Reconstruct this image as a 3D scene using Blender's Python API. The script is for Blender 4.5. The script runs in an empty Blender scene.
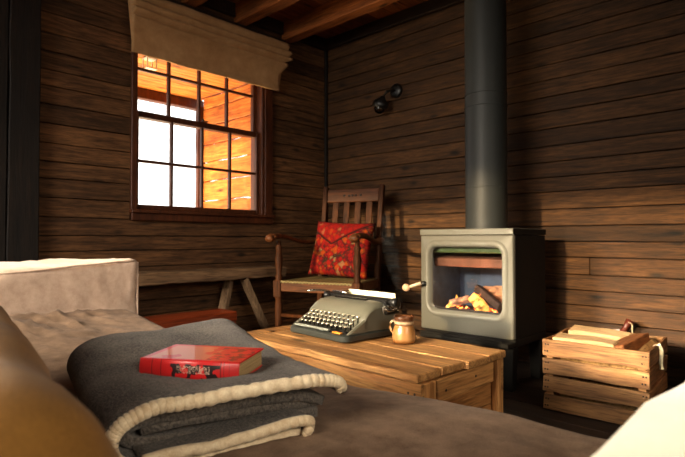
import bpy, bmesh, math, random
from mathutils import Vector, Matrix, noise
random.seed(7)
SC = bpy.context.scene
COL = SC.collection
PI = math.pi

# ------------------------------------------------------------------ helpers
def lin(c):
    return tuple(((x/255)/12.92 if x/255 <= .04045 else ((x/255+.055)/1.055)**2.4) for x in c)

def new_mat(name):
    m = bpy.data.materials.new(name); m.use_nodes = True
    nt = m.node_tree; nt.nodes.clear()
    o = nt.nodes.new('ShaderNodeOutputMaterial'); b = nt.nodes.new('ShaderNodeBsdfPrincipled')
    nt.links.new(b.outputs[0], o.inputs[0])
    return m, nt, b, o

def N(nt, typ, **kw):
    n = nt.nodes.new(typ)
    for k, v in kw.items():
        if k in n.inputs.keys() if isinstance(k, str) else False: n.inputs[k].default_value = v
        else: setattr(n, k, v)
    return n

def ramp(nt, stops, interp='LINEAR'):
    r = nt.nodes.new('ShaderNodeValToRGB'); r.color_ramp.interpolation = interp
    e = r.color_ramp.elements
    while len(e) < len(stops): e.new(.5)
    for i, (p, c) in enumerate(stops):
        e[i].position = p; e[i].color = (*c, 1) if len(c) == 3 else c
    return r

def mixc(nt, fac, a, b, mode='MIX'):
    m = nt.nodes.new('ShaderNodeMix'); m.data_type = 'RGBA'; m.blend_type = mode; m.clamp_factor = True
    def put(s, v):
        if hasattr(v, 'is_output') or hasattr(v, 'links'): nt.links.new(v, s)
        elif isinstance(v, (int, float)): s.default_value = v
        else: s.default_value = (*v, 1) if len(v) == 3 else v
    put(m.inputs[0], fac); put(m.inputs[6], a); put(m.inputs[7], b)
    return m.outputs[2]

def math_n(nt, op, a, b=0.0, c=None):
    m = nt.nodes.new('ShaderNodeMath'); m.operation = op
    for i, v in enumerate((a, b) + ((c,) if c is not None else ())):
        if isinstance(v, (int, float)): m.inputs[i].default_value = v
        else: nt.links.new(v, m.inputs[i])
    return m.outputs[0]

def bump(nt, b, h, strength=.3, dist=.01):
    n = nt.nodes.new('ShaderNodeBump'); n.inputs['Strength'].default_value = strength; n.inputs['Distance'].default_value = dist
    nt.links.new(h, n.inputs['Height']); nt.links.new(n.outputs[0], b.inputs['Normal'])

def wood(name, dark, light, axis='X', scale=6, rough=.7, knots=True, vary=.5, grain=14, bumpy=.35, spec=.3):
    """sawn wood: streaks along the axis, knots, one tone per board (mesh island)"""
    m, nt, b, o = new_mat(name)
    tc = nt.nodes.new('ShaderNodeTexCoord'); geo = nt.nodes.new('ShaderNodeNewGeometry')
    rnd = geo.outputs['Random Per Island']
    off = nt.nodes.new('ShaderNodeCombineXYZ')
    for i in range(3): nt.links.new(math_n(nt, 'MULTIPLY', rnd, 37.0 + 11*i), off.inputs[i])
    add = nt.nodes.new('ShaderNodeVectorMath'); add.operation = 'ADD'
    nt.links.new(tc.outputs['Object'], add.inputs[0]); nt.links.new(off.outputs[0], add.inputs[1])
    def mapped(s):
        mp = nt.nodes.new('ShaderNodeMapping')
        v = [s*grain]*3; v['XYZ'.index(axis)] = s
        mp.inputs['Scale'].default_value = v
        nt.links.new(add.outputs[0], mp.inputs[0]); return mp.outputs[0]
    n1 = N(nt, 'ShaderNodeTexNoise'); n1.inputs['Scale'].default_value = 1; n1.inputs['Detail'].default_value = 6; n1.inputs['Roughness'].default_value = .62; n1.inputs['Distortion'].default_value = .6
    nt.links.new(mapped(scale*.5), n1.inputs['Vector'])
    n2 = N(nt, 'ShaderNodeTexNoise'); n2.inputs['Scale'].default_value = 1; n2.inputs['Detail'].default_value = 4
    nt.links.new(mapped(scale*2.2), n2.inputs['Vector'])
    n3 = N(nt, 'ShaderNodeTexNoise'); n3.inputs['Scale'].default_value = 3.2; n3.inputs['Detail'].default_value = 3
    nt.links.new(add.outputs[0], n3.inputs['Vector'])
    r = ramp(nt, [(.3, dark), (.5, [(a*.55+c*.45) for a, c in zip(dark, light)]), (.72, light)])
    nt.links.new(n1.outputs['Fac'], r.inputs[0])
    c = r.outputs[0]
    r2 = ramp(nt, [(.32, (.35,)*3), (.55, (1,)*3)]); nt.links.new(n2.outputs['Fac'], r2.inputs[0])
    c = mixc(nt, .75, c, r2.outputs[0], 'MULTIPLY')
    r3 = ramp(nt, [(.3, (.55, .5, .46)), (.65, (1.15, 1.1, 1.05))]); nt.links.new(n3.outputs['Fac'], r3.inputs[0])
    c = mixc(nt, .7, c, r3.outputs[0], 'MULTIPLY')
    rv = ramp(nt, [(0, (1-vary,)*3), (1, (1+vary*.7,)*3)]); nt.links.new(rnd, rv.inputs[0])
    c = mixc(nt, 1, c, rv.outputs[0], 'MULTIPLY')
    if knots:
        mp = nt.nodes.new('ShaderNodeMapping'); v = [11.0]*3; v['XYZ'.index(axis)] = 4.2
        mp.inputs['Scale'].default_value = v; nt.links.new(add.outputs[0], mp.inputs[0])
        vo = nt.nodes.new('ShaderNodeTexVoronoi'); vo.inputs['Scale'].default_value = .8
        nt.links.new(mp.outputs[0], vo.inputs['Vector'])
        rk = ramp(nt, [(.07, (.12,)*3), (.14, (.75,)*3), (.2, (1,)*3)]); nt.links.new(vo.outputs['Distance'], rk.inputs[0])
        c = mixc(nt, .9, c, rk.outputs[0], 'MULTIPLY')
    nt.links.new(c, b.inputs['Base Color'])
    b.inputs['Roughness'].default_value = rough; b.inputs['Specular IOR Level'].default_value = spec
    h = math_n(nt, 'ADD', math_n(nt, 'MULTIPLY', n1.outputs['Fac'], .6), math_n(nt, 'MULTIPLY', n2.outputs['Fac'], .5))
    bump(nt, b, h, bumpy, .006)
    return m

def cloth(name, col, col2=None, scale=60, rough=.9, bumpy=.3, sheen=.3, weave=600, dist=.004, big=5):
    m, nt, b, o = new_mat(name)
    tc = nt.nodes.new('ShaderNodeTexCoord')
    n1 = N(nt, 'ShaderNodeTexNoise'); n1.inputs['Scale'].default_value = scale; n1.inputs['Detail'].default_value = 5; n1.inputs['Roughness'].default_value = .6
    n2 = N(nt, 'ShaderNodeTexNoise'); n2.inputs['Scale'].default_value = weave; n2.inputs['Detail'].default_value = 2
    n3 = N(nt, 'ShaderNodeTexNoise'); n3.inputs['Scale'].default_value = big; n3.inputs['Detail'].default_value = 3
    for n in (n1, n2, n3): nt.links.new(tc.outputs['Object'], n.inputs['Vector'])
    col2 = col2 or tuple(x*.6 for x in col)
    f = math_n(nt, 'ADD', math_n(nt, 'MULTIPLY', n1.outputs['Fac'], .5), math_n(nt, 'ADD', math_n(nt, 'MULTIPLY', n2.outputs['Fac'], .25), math_n(nt, 'MULTIPLY', n3.outputs['Fac'], .25)))
    r = ramp(nt, [(.38, col2), (.62, col)]); nt.links.new(f, r.inputs[0])
    nt.links.new(r.outputs[0], b.inputs['Base Color'])
    b.inputs['Roughness'].default_value = rough; b.inputs['Specular IOR Level'].default_value = .2
    b.inputs['Sheen Weight'].default_value = sheen; b.inputs['Sheen Roughness'].default_value = .5
    h = math_n(nt, 'ADD', math_n(nt, 'MULTIPLY', n2.outputs['Fac'], .35), n1.outputs['Fac'])
    bump(nt, b, h, bumpy, dist)
    return m

def plain(name, col, rough=.5, metal=0.0, nz=.15, scale=20, bumpy=.05, spec=.5, coat=0):
    m, nt, b, o = new_mat(name)
    tc = nt.nodes.new('ShaderNodeTexCoord')
    n1 = N(nt, 'ShaderNodeTexNoise'); n1.inputs['Scale'].default_value = scale; n1.inputs['Detail'].default_value = 5
    nt.links.new(tc.outputs['Object'], n1.inputs['Vector'])
    r = ramp(nt, [(.3, tuple(x*(1-nz) for x in col)), (.7, tuple(min(1, x*(1+nz)) for x in col))])
    nt.links.new(n1.outputs['Fac'], r.inputs[0]); nt.links.new(r.outputs[0], b.inputs['Base Color'])
    b.inputs['Roughness'].default_value = rough; b.inputs['Metallic'].default_value = metal
    b.inputs['Specular IOR Level'].default_value = spec; b.inputs['Coat Weight'].default_value = coat
    if bumpy: bump(nt, b, n1.outputs['Fac'], bumpy, .003)
    return m

def emit(name, col, s):
    m, nt, b, o = new_mat(name); nt.nodes.remove(b)
    e = nt.nodes.new('ShaderNodeEmission'); e.inputs[0].default_value = (*col, 1); e.inputs[1].default_value = s
    nt.links.new(e.outputs[0], o.inputs[0]); return m

def glass(name, tint=(1, 1, 1), refl=1.0, rough=.02):
    m, nt, b, o = new_mat(name); nt.nodes.remove(b)
    t = nt.nodes.new('ShaderNodeBsdfTransparent'); t.inputs[0].default_value = (*tint, 1)
    g = nt.nodes.new('ShaderNodeBsdfGlossy'); g.inputs['Roughness'].default_value = rough
    fr = nt.nodes.new('ShaderNodeFresnel'); fr.inputs[0].default_value = 1.5
    mx = nt.nodes.new('ShaderNodeMixShader')
    nt.links.new(math_n(nt, 'MULTIPLY', fr.outputs[0], refl), mx.inputs[0])
    nt.links.new(t.outputs[0], mx.inputs[1]); nt.links.new(g.outputs[0], mx.inputs[2]); nt.links.new(mx.outputs[0], o.inputs[0])
    return m

def merge(bm, tmp, M=None, mi=0, smooth=False):
    if M is not None: bmesh.ops.transform(tmp, matrix=M, verts=tmp.verts)
    me = bpy.data.meshes.new('tmp')
    for f in tmp.faces: f.material_index = mi; f.smooth = smooth
    tmp.to_mesh(me); tmp.free(); bm.from_mesh(me); bpy.data.meshes.remove(me)

def box(bm, x0, x1, y0, y1, z0, z1, bev=.002, M=None, mi=0, seg=1):
    t = bmesh.new(); bmesh.ops.create_cube(t, size=1)
    for v in t.verts:
        v.co = Vector(((x0+x1)/2+v.co.x*(x1-x0), (y0+y1)/2+v.co.y*(y1-y0), (z0+z1)/2+v.co.z*(z1-z0)))
    if bev: bmesh.ops.bevel(t, geom=t.edges[:], offset=bev, segments=seg, affect='EDGES', profile=.5)
    merge(bm, t, M, mi)

def plank(bm, x0, x1, y0, y1, z0, z1, bev=.002, jit=.0015, step=.05, M=None, mi=0):
    """a worn board: long axis cut into steps, its edges slightly irregular"""
    t = bmesh.new(); bmesh.ops.create_cube(t, size=1)
    dims = (x1-x0, y1-y0, z1-z0)
    for v in t.verts:
        v.co = Vector(((x0+x1)/2+v.co.x*dims[0], (y0+y1)/2+v.co.y*dims[1], (z0+z1)/2+v.co.z*dims[2]))
    ax = max(range(3), key=lambda i: dims[i])
    if bev: bmesh.ops.bevel(t, geom=t.edges[:], offset=bev, segments=1, affect='EDGES')
    n = max(1, int(dims[ax]/step)); lo = (x0, y0, z0)[ax]
    for i in range(1, n):
        no = [0, 0, 0]; no[ax] = 1; co = [0, 0, 0]; co[ax] = lo+dims[ax]*i/n
        bmesh.ops.bisect_plane(t, geom=t.verts[:]+t.edges[:]+t.faces[:], plane_co=co, plane_no=no)
    s = random.random()*50
    for v in t.verts:
        q = v.co*9+Vector((s, s*.3, -s))
        v.co += noise.noise_vector(q)*jit*2 + noise.noise_vector(q*3.7)*jit
    merge(bm, t, M, mi)

def lathe(bm, prof, seg=20, M=None, mi=0, smooth=True):
    t = bmesh.new(); rings = []
    for r, z in prof:
        if r < 1e-5: rings.append([t.verts.new((0, 0, z))])
        else: rings.append([t.verts.new((r*math.cos(2*PI*k/seg), r*math.sin(2*PI*k/seg), z)) for k in range(seg)])
    for a, b in zip(rings, rings[1:]):
        for k in range(seg):
            k2 = (k+1) % seg
            if len(a) == 1 and len(b) == 1: continue
            if len(a) == 1: t.faces.new((a[0], b[k2], b[k]))
            elif len(b) == 1: t.faces.new((a[k], a[k2], b[0]))
            else: t.faces.new((a[k], a[k2], b[k2], b[k]))
    if len(rings[0]) > 1: t.faces.new(rings[0][::-1])
    if len(rings[-1]) > 1: t.faces.new(rings[-1])
    bmesh.ops.recalc_face_normals(t, faces=t.faces[:])
    merge(bm, t, M, mi, smooth)

def tube(bm, pts, r, seg=10, mi=0, M=None, flat=None, smooth=True):
    """tube through points; r a number or a list; flat=(a,b) scales the section"""
    pts = [Vector(p) for p in pts]; n = len(pts); t = bmesh.new(); rings = []
    up = Vector((0, 0, 1))
    for i, p in enumerate(pts):
        d = (pts[min(i+1, n-1)]-pts[max(i-1, 0)]).normalized()
        s = d.cross(up)
        if s.length < .05: s = d.cross(Vector((1, 0, 0)))
        s.normalize(); u = s.cross(d).normalized()
        rr = r[i] if isinstance(r, (list, tuple)) else r
        fa, fb = flat or (1, 1)
        rings.append([t.verts.new(p+s*math.cos(2*PI*k/seg)*rr*fa+u*math.sin(2*PI*k/seg)*rr*fb) for k in range(seg)])
    for a, b in zip(rings, rings[1:]):
        for k in range(seg): t.faces.new((a[k], a[(k+1) % seg], b[(k+1) % seg], b[k]))
    t.faces.new(rings[0][::-1]); t.faces.new(rings[-1])
    bmesh.ops.recalc_face_normals(t, faces=t.faces[:])
    merge(bm, t, M, mi, smooth)

def cyl(bm, p0, p1, r, seg=14, mi=0): tube(bm, [p0, p1], r, seg, mi, smooth=False)

def softbox(bm, x0, x1, y0, y1, z0, z1, r=.05, n=24, disp=None, mi=0, M=None):
    """rounded, finely divided box for upholstery; disp(co, normal) -> new co"""
    t = bmesh.new(); dims = Vector((x1-x0, y1-y0, z1-z0)); c = Vector(((x0+x1)/2, (y0+y1)/2, (z0+z1)/2))
    bmesh.ops.create_cube(t, size=1)
    mx = max(dims)
    for ax in range(3):
        k = max(4, int(n*dims[ax]/mx))
        for i in range(1, k):
            # denser near the ends
            f = i/k; f = f+.06*math.sin(2*PI*f)*-1
            no = [0, 0, 0]; no[ax] = 1; co = [0, 0, 0]; co[ax] = -.5+f
            bmesh.ops.bisect_plane(t, geom=t.verts[:]+t.edges[:]+t.faces[:], plane_co=co, plane_no=no)
    for v in t.verts:
        p = Vector([v.co[i]*dims[i] for i in range(3)])
        q = Vector([max(-dims[i]/2+r, min(dims[i]/2-r, p[i])) for i in range(3)])
        d = p-q
        nrm = d.normalized() if d.length > 1e-6 else Vector((0, 0, 1))
        if d.length > 1e-6: p = q+nrm*r
        p = p+c
        if disp: p = disp(p, nrm)
        v.co = p
    merge(bm, t, M, mi, True)

def obj(name, bm, mats, parent=None, smooth=None):
    me = bpy.data.meshes.new(name); bmesh.ops.recalc_face_normals(bm, faces=bm.faces[:]) if False else None
    bm.to_mesh(me); bm.free()
    for m in (mats if isinstance(mats, (list, tuple)) else [mats]): me.materials.append(m)
    if smooth is not None:
        for p in me.polygons: p.use_smooth = smooth
    o = bpy.data.objects.new(name, me); COL.objects.link(o)
    if parent is not None: o.parent = parent
    return o

def tag(o, label, cat, group=None, kind=None):
    o['label'] = label; o['category'] = cat
    if group: o['group'] = group
    if kind: o['kind'] = kind
    return o

def thing(name, label, cat, loc=(0, 0, 0), rz=0, group=None, rot=None):
    o = bpy.data.objects.new(name, None); COL.objects.link(o); o.empty_display_size = .05
    o.location = loc; o.rotation_euler = rot or (0, 0, rz)
    return tag(o, label, cat, group)

def struct(name, bm, mats):
    o = obj(name, bm, mats); o['kind'] = 'structure'; return o

def T(x, y, z): return Matrix.Translation((x, y, z))
def RX(a): return Matrix.Rotation(a, 4, 'X')
def RY(a): return Matrix.Rotation(a, 4, 'Y')
def RZ(a): return Matrix.Rotation(a, 4, 'Z')
R = math.radians
def B(): return bmesh.new()
def fbm(p, s, o=3):
    v = 0; a = 1
    for _ in range(o): v += noise.noise(p*s)*a; s *= 2.1; a *= .5
    return v

# ------------------------------------------------------------------ materials
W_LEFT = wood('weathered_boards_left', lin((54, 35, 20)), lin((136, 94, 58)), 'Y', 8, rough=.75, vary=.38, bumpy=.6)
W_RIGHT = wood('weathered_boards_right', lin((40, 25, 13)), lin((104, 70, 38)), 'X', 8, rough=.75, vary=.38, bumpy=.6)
W_DARK = wood('dark_timber', lin((17, 12, 9)), lin((36, 26, 19)), 'Z', 6, knots=False, vary=.2)
W_PLATE = wood('dark_wall_plate', lin((34, 22, 14)), lin((62, 42, 28)), 'X', 6, knots=False, vary=.2)
W_BEAM = wood('orange_brown_beam', lin((120, 64, 26)), lin((185, 108, 50)), 'X', 5, vary=.25)
W_CEIL = wood('ceiling_boards', lin((110, 56, 22)), lin((175, 98, 44)), 'Y', 5, vary=.35)
W_FLOOR = wood('floor_boards', lin((30, 23, 18)), lin((62, 48, 38)), 'X', 5, vary=.35)
W_FRAME = wood('window_frame_wood', lin((62, 30, 16)), lin((104, 56, 30)), 'Z', 6, knots=False, vary=.1, rough=.5)
W_PORCH = wood('orange_porch_boards', lin((165, 80, 26)), lin((235, 150, 66)), 'X', 5, vary=.25)
W_PORCHY = wood('orange_porch_ceiling_boards', lin((165, 80, 26)), lin((235, 150, 66)), 'Y', 5, vary=.25)
W_TABLE = wood('golden_worn_pine', lin((130, 80, 38)), lin((226, 172, 108)), 'X', 6, rough=.5, vary=.22, bumpy=.5)
W_TABLEZ = wood('golden_worn_pine_upright', lin((140, 88, 44)), lin((210, 155, 95)), 'Z', 5, rough=.55, vary=.14, bumpy=.5)
W_TABLEY = wood('golden_worn_pine_end', lin((135, 84, 42)), lin((205, 150, 90)), 'Y', 5, rough=.55, vary=.14, bumpy=.5)
W_CRATE = wood('crate_slat_wood', lin((118, 82, 50)), lin((190, 142, 92)), 'X', 6, rough=.65, vary=.2, knots=False)
W_CRATEY = wood('crate_side_wood', lin((120, 76, 42)), lin((190, 132, 80)), 'Y', 6, rough=.65, vary=.2, knots=False)
W_LOG = wood('split_firewood', lin((175, 140, 98)), lin((225, 192, 146)), 'X', 5, vary=.1, knots=False)
W_LOGB = wood('brown_firewood', lin((110, 62, 30)), lin((160, 100, 55)), 'Y', 5, vary=.1, knots=False)
W_BARK = wood('bark_firewood', lin((125, 95, 58)), lin((205, 165, 110)), 'Y', 9, vary=.1, knots=False, grain=4, bumpy=.8)
W_BENCH = wood('grey_brown_bench_wood', lin((92, 70, 50)), lin((150, 118, 86)), 'Y', 5, vary=.1)
W_BENCHZ = wood('grey_brown_bench_leg_wood', lin((96, 74, 54)), lin((158, 128, 96)), 'Z', 5, vary=.1)
W_TRUNK = wood('reddish_chest_wood', lin((96, 36, 16)), lin((156, 68, 32)), 'Y', 4, rough=.45, vary=.1, knots=False)
W_CHAIR = wood('brown_chair_wood', lin((44, 23, 12)), lin((96, 56, 30)), 'Z', 6, rough=.6, vary=.2, knots=False, spec=.12, bumpy=.1)
W_CHAIRX = wood('brown_chair_rail_wood', lin((60, 31, 15)), lin((118, 70, 38)), 'X', 6, rough=.5, vary=.15, knots=False, spec=.2, bumpy=.1)

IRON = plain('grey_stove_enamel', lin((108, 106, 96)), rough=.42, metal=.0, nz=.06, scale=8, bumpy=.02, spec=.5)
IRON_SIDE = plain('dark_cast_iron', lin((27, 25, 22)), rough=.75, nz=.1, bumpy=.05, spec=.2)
PIPE_M = plain('charcoal_pipe_steel', lin((40, 42, 40)), rough=.55, metal=.0, nz=.06, bumpy=.0)
BLACK = plain('black_paint', lin((16, 15, 14)), rough=.4)
CHROME = plain('worn_chrome', lin((190, 185, 175)), rough=.25, metal=1)
BRASS = plain('worn_brass', lin((190, 150, 80)), rough=.35, metal=1)
NAIL = plain('rusty_nail', lin((38, 24, 16)), rough=.6, metal=.4)
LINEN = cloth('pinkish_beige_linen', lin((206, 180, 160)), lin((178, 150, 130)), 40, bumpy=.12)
LINEN_SUNLIT = cloth('sunlit_cream_linen', lin((222, 210, 188)), lin((205, 192, 168)), 20, bumpy=.08)  # same slipcover cloth, sunlight on the right arm put into a lighter colour
VELVET = cloth('brown_velvet', lin((150, 122, 98)), lin((104, 80, 60)), 26, bumpy=.3, sheen=.04, dist=.006)
OCHRE = cloth('ochre_velvet', lin((150, 106, 46)), lin((112, 76, 30)), 12, bumpy=.15, sheen=.05)
WOOL = cloth('grey_wool', lin((122, 112, 102)), lin((42, 37, 33)), 260, bumpy=.8, sheen=.1, weave=700, dist=.004, big=14)
SATIN = cloth('cream_binding', lin((236, 218, 184)), lin((200, 172, 134)), 90, rough=.45, bumpy=.3, sheen=.2, weave=500)
BLIND = cloth('beige_blind_linen', lin((200, 156, 108)), lin((172, 128, 84)), 14, bumpy=.2, sheen=.05, weave=260, big=4)

# boards, one mesh per wall ------------------------------------------------
def board_wall(bm, axis, a0, a1, z0, z1, bh, thick, holes=(), side=1, base=0.0, seed=1):
    """horizontal boards; axis 'X': wall in plane y=base, boards thick towards side"""
    rnd = random.Random(seed); z = z0; row = 0
    while z < z1-.01:
        h = bh*(.9+.22*rnd.random()); zt = min(z+h, z1)
        spans = [(a0, a1)]
        for (h0, h1, hz0, hz1) in holes:
            if zt > hz0+.004 and z < hz1-.004:
                ns = []
                for s, e in spans:
                    if h0 > s: ns.append((s, min(h0, e)))
                    if h1 < e: ns.append((max(h1, s), e))
                spans = ns
        for s, e in spans:
            cuts = [s]; p = s+(1.2+rnd.random()*6.0)
            while p < e-.4: cuts.append(p); p += 3.5+rnd.random()*1.8
            cuts.append(e)
            for c0, c1 in zip(cuts, cuts[1:]):
                o = rnd.random()*.004
                t0, t1 = sorted((base-side*thick, base+side*(o-.004)))
                g = .0022
                if axis == 'X': plank(bm, c0+.0008, c1-.0008, t0, t1, z+g, zt-g, .0022, .0009, .16)
                else: plank(bm, t0, t1, c0+.0008, c1-.0008, z+g, zt-g, .0022, .0009, .16)
        z = zt; row += 1

XE, YB, ZC = 4.7, -4.6, 2.27
# window opening in the left wall
WY0, WY1, WZ0, WZ1 = -1.53, -.64, .87, 1.99
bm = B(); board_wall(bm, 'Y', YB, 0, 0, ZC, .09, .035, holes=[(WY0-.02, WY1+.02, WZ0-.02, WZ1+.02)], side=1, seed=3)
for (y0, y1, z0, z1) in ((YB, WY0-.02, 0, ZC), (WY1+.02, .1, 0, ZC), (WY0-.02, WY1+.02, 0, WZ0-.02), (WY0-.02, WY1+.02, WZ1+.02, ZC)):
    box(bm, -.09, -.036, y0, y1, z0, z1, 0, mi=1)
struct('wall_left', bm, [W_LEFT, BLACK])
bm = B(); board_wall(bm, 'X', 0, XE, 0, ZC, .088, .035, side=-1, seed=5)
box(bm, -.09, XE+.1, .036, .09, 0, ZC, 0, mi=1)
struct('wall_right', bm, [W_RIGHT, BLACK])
bm = B()   # wall behind the camera, with the wide opening the low sun comes through
BWX0, BWX1, BWZ0, BWZ1 = .1, 2.3, 1.0, 1.95
for (x0, x1, z0, z1) in ((0, BWX0, 0, ZC), (BWX1, XE, 0, ZC), (BWX0, BWX1, 0, BWZ0), (BWX0, BWX1, BWZ1, ZC)):
    box(bm, x0, x1, YB-.08, YB, z0, z1, 0)
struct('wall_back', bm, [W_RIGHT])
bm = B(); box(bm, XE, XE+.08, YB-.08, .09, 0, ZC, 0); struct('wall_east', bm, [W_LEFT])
bm = B()
y = YB
rnd = random.Random(11)
while y < .08:
    w = .13; plank(bm, -.09, XE, y+.001, min(y+w, .09)-.001, -.03, 0, .002, .0006, .3); y += w
struct('floor', bm, [W_FLOOR])
bm = B(); x = 0
while x < XE:
    w = .12+.03*rnd.random(); plank(bm, x+.0015, min(x+w, XE)-.0015, YB, .03, ZC, ZC+.025, .002, .001, .3); x += w
box(bm, -.09, XE+.1, YB-.08, .1, ZC+.03, ZC+.06, 0, mi=1)
struct('ceiling', bm, [W_CEIL, BLACK])
for yb in (-.375, -.79, -1.175, -1.58, -1.98, -2.4, -2.8, -3.2, -3.6, -4.0, -4.4):
    bm = B(); plank(bm, .004, XE, yb-.085, yb, 2.137, ZC-.001, .005, .003, .12)
    struct('ceiling_beam', bm, [W_BEAM])
bm = B(); plank(bm, 0.03, XE, -.03, -.002, 2.185, ZC-.002, .003, .001, .3); struct('trim_1', bm, [W_PLATE])
bm = B(); plank(bm, .002, .03, -2.02, -.002, 2.18, ZC-.002, .003, .001, .3); struct('trim_2', bm, [W_PLATE])
bm = B(); plank(bm, .002, .024, -.024, -.002, 0, 2.18, .003, .001, .2); struct('trim_3', bm, [W_DARK])
bm = B(); plank(bm, -.002, .05, -2.17, -2.035, 0, ZC-.002, .004, .002, .2); struct('trim_4', bm, [W_DARK])
bm = B(); plank(bm, -.002, .045, -2.44, -2.175, 0, ZC-.002, .004, .002, .2); struct('trim_5', bm, [W_DARK])

# ------------------------------------------------------------------ window
win = bpy.data.objects.new('window_1', None); COL.objects.link(win); win['kind'] = 'structure'
bm = B()
OY0, OY1, OZ0, OZ1 = -1.565, -.55, .805, 2.06
def fbox(bm, y0, y1, z0, z1, x0, x1, bev=.004): box(bm, x0, x1, y0, y1, z0, z1, bev)
# casing on the inner face
fbox(bm, OY0, WY0, OZ0, OZ1, -.0, .022); fbox(bm, WY1+.022, OY1, OZ0, OZ1, -.0, .022)
fbox(bm, OY0, OY1, WZ1, OZ1, -.0, .024)
fbox(bm, OY0, OY1, OZ0, WZ0-.02, -.0, .03); fbox(bm, OY0-.005, OY1+.005, WZ0-.022, WZ0-.002, -.0, .05)
# reveal
fbox(bm, WY0-.018, WY0, WZ0-.01, WZ1, -.12, .004); fbox(bm, WY1, WY1+.02, WZ0-.01, WZ1, -.12, .012)
fbox(bm, WY0-.018, WY1+.018, WZ1, WZ1+.018, -.12, .004); fbox(bm, WY0-.018, WY1+.018, WZ0-.018, WZ0, -.12, .004)
obj('window_frame', bm, [W_FRAME], win)
def sash(z0, z1, x0, x1, rows, bot, top, name):
    bm = B()
    st = .026
    fbox(bm, WY0, WY0+st, z0, z1, x0, x1); fbox(bm, WY1-st, WY1, z0, z1, x0, x1)
    fbox(bm, WY0+st, WY1-st, z0, z0+bot, x0, x1); fbox(bm, WY0+st, WY1-st, z1-top, z1, x0, x1)
    gy0, gy1, gz0, gz1 = WY0+st, WY1-st, z0+bot, z1-top
    for i in range(1, 4):
        c = gy0+(gy1-gy0)*i/4; fbox(bm, c-.0085, c+.0085, gz0, gz1, x0+.004, x1-.004, .003)
    for i in range(1, rows):
        c = gz0+(gz1-gz0)*i/rows; fbox(bm, gy0, gy1, c-.0085, c+.0085, x0+.006, x1-.006, .003)
    f = obj(name, bm, [W_FRAME], win)
    bm = B(); xm = (x0+x1)/2; box(bm, xm-.0015, xm+.0015, gy0, gy1, gz0, gz1, 0)
    obj('pane', bm, [GLASS], f)
    return f
GLASS = glass('window_glass', (1, 1, 1), .6)
sash(WZ0, 1.445, -.05, -.016, 2, .03, .036, 'lower_sash')
sash(1.412, WZ1, -.09, -.054, 2, .036, .03, 'upper_sash')
bm = B(); box(bm, -.02, .006, -1.1, -1.06, 1.445, 1.452, .002); lathe(bm, [(.003, 0), (.009, .004), (.007, .018), (0, .022)], 12, T(-.03, -1.08, 1.45)); obj('sash_lock', bm, [BLACK], win)

# porch outside
bm = B()
z = .0; rr = random.Random(4)
while z < 1.86:
    h = .135+.03*rr.random(); plank(bm, -.88, -.13, -.56, -.52, z+.003, min(z+h, 1.86)-.003, .006, .004, .05); z += h
struct('wall_porch', bm, [W_PORCH])
bm = B(); plank(bm, -.93, -.885, -.60, -.53, 0, 1.80, .003, .002, .1); struct('trim_6', bm, [W_FRAME])
bm = B(); x = -1.0
while x < -.12:
    plank(bm, x+.002, x+.108, -2.6, -.52, 1.87, 1.89, .003, .001, .2); x += .11
struct('ceiling_porch', bm, [W_PORCHY])
bm = B(); plank(bm, -1.04, -.97, -2.6, -.5, 1.79, 1.869, .004, .002, .2); struct('trim_7', bm, [W_FRAME])
bm = B(); box(bm, -8, -.095, -8, 6, -.06, -.03, 0); struct('ground', bm, [plain('pale_gravel', lin((205, 195, 180)), rough=.9, bumpy=.3)])
t = thing('porch_lantern', 'small white square lantern hanging under the orange porch ceiling outside', 'lantern', (-.29, -1.31, 1.796))
bm = B()
for sx in (-1, 1):
    for sy in (-1, 1): box(bm, sx*.03-.003, sx*.03+.003, sy*.03-.003, sy*.03+.003, 0, .06, 0)
box(bm, -.035, .035, -.035, .035, -.006, 0, .001); box(bm, -.035, .035, -.035, .035, .06, .068, .001); cyl(bm, (0, 0, .066), (0, 0, .072), .004)
obj('lantern_frame', bm, [plain('white_paint', lin((200, 195, 180)), rough=.5)], t)

# ------------------------------------------------------------------ roman blind
t = thing('roman_blind', 'beige linen roman blind gathered in folds above the sash window', 'blind', (0, 0, 0))
def blind_bm():
    bm = B()
    prof = [(.03, 2.105), (.055, 2.108), (.085, 2.095), (.094, 2.07), (.070, 2.046), (.064, 2.040), (.112, 2.034), (.120, 2.014), (.080, 2.000),
            (.074, 1.994), (.122, 1.986), (.128, 1.968), (.086, 1.955), (.080, 1.948), (.116, 1.938), (.116, 1.920), (.075, 1.903), (.07, 1.86), (.07, 1.80), (.071, 1.772), (.074, 1.768), (.074, 1.745), (.064, 1.742), (.06, 1.80), (.055, 1.95), (.03, 2.09)]
    n = 70; grid = []
    for i in range(n+1):
        f = i/n; row = []
        for j, (x, z) in enumerate(prof):
            # folds stack wider at the top than the flap below
            y0 = -1.60+(0.012 if z < 1.92 else 0); y1 = -.455 if z > 1.92 else -.532
            if 1.90 < z < 1.96: y1 = -.49
            y = y0+(y1-y0)*f
            sag = .012*math.sin(PI*f)*(1 if 1.9 < z < 2.05 else .4)
            w = fbm(Vector((y*3, z*9, 1.3)), 2)*.010
            row.append(bm.verts.new((x+w*(2.1-z+.15)*1.5, y, z-sag*.6+fbm(Vector((y*2, z, 9)), 3)*.004)))
        grid.append(row)
    m = len(prof)
    for a, b in zip(grid, grid[1:]):
        for j in range(m):
            k = (j+1) % m
            bm.faces.new((a[j], b[j], b[k], a[k]))
    bm.faces.new(grid[0]); bm.faces.new(grid[-1][::-1])
    for f in bm.faces: f.smooth = len(f.verts) == 4
    bmesh.ops.recalc_face_normals(bm, faces=bm.faces[:])
    return bm
obj('blind_fabric', blind_bm(), [BLIND], t)
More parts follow.
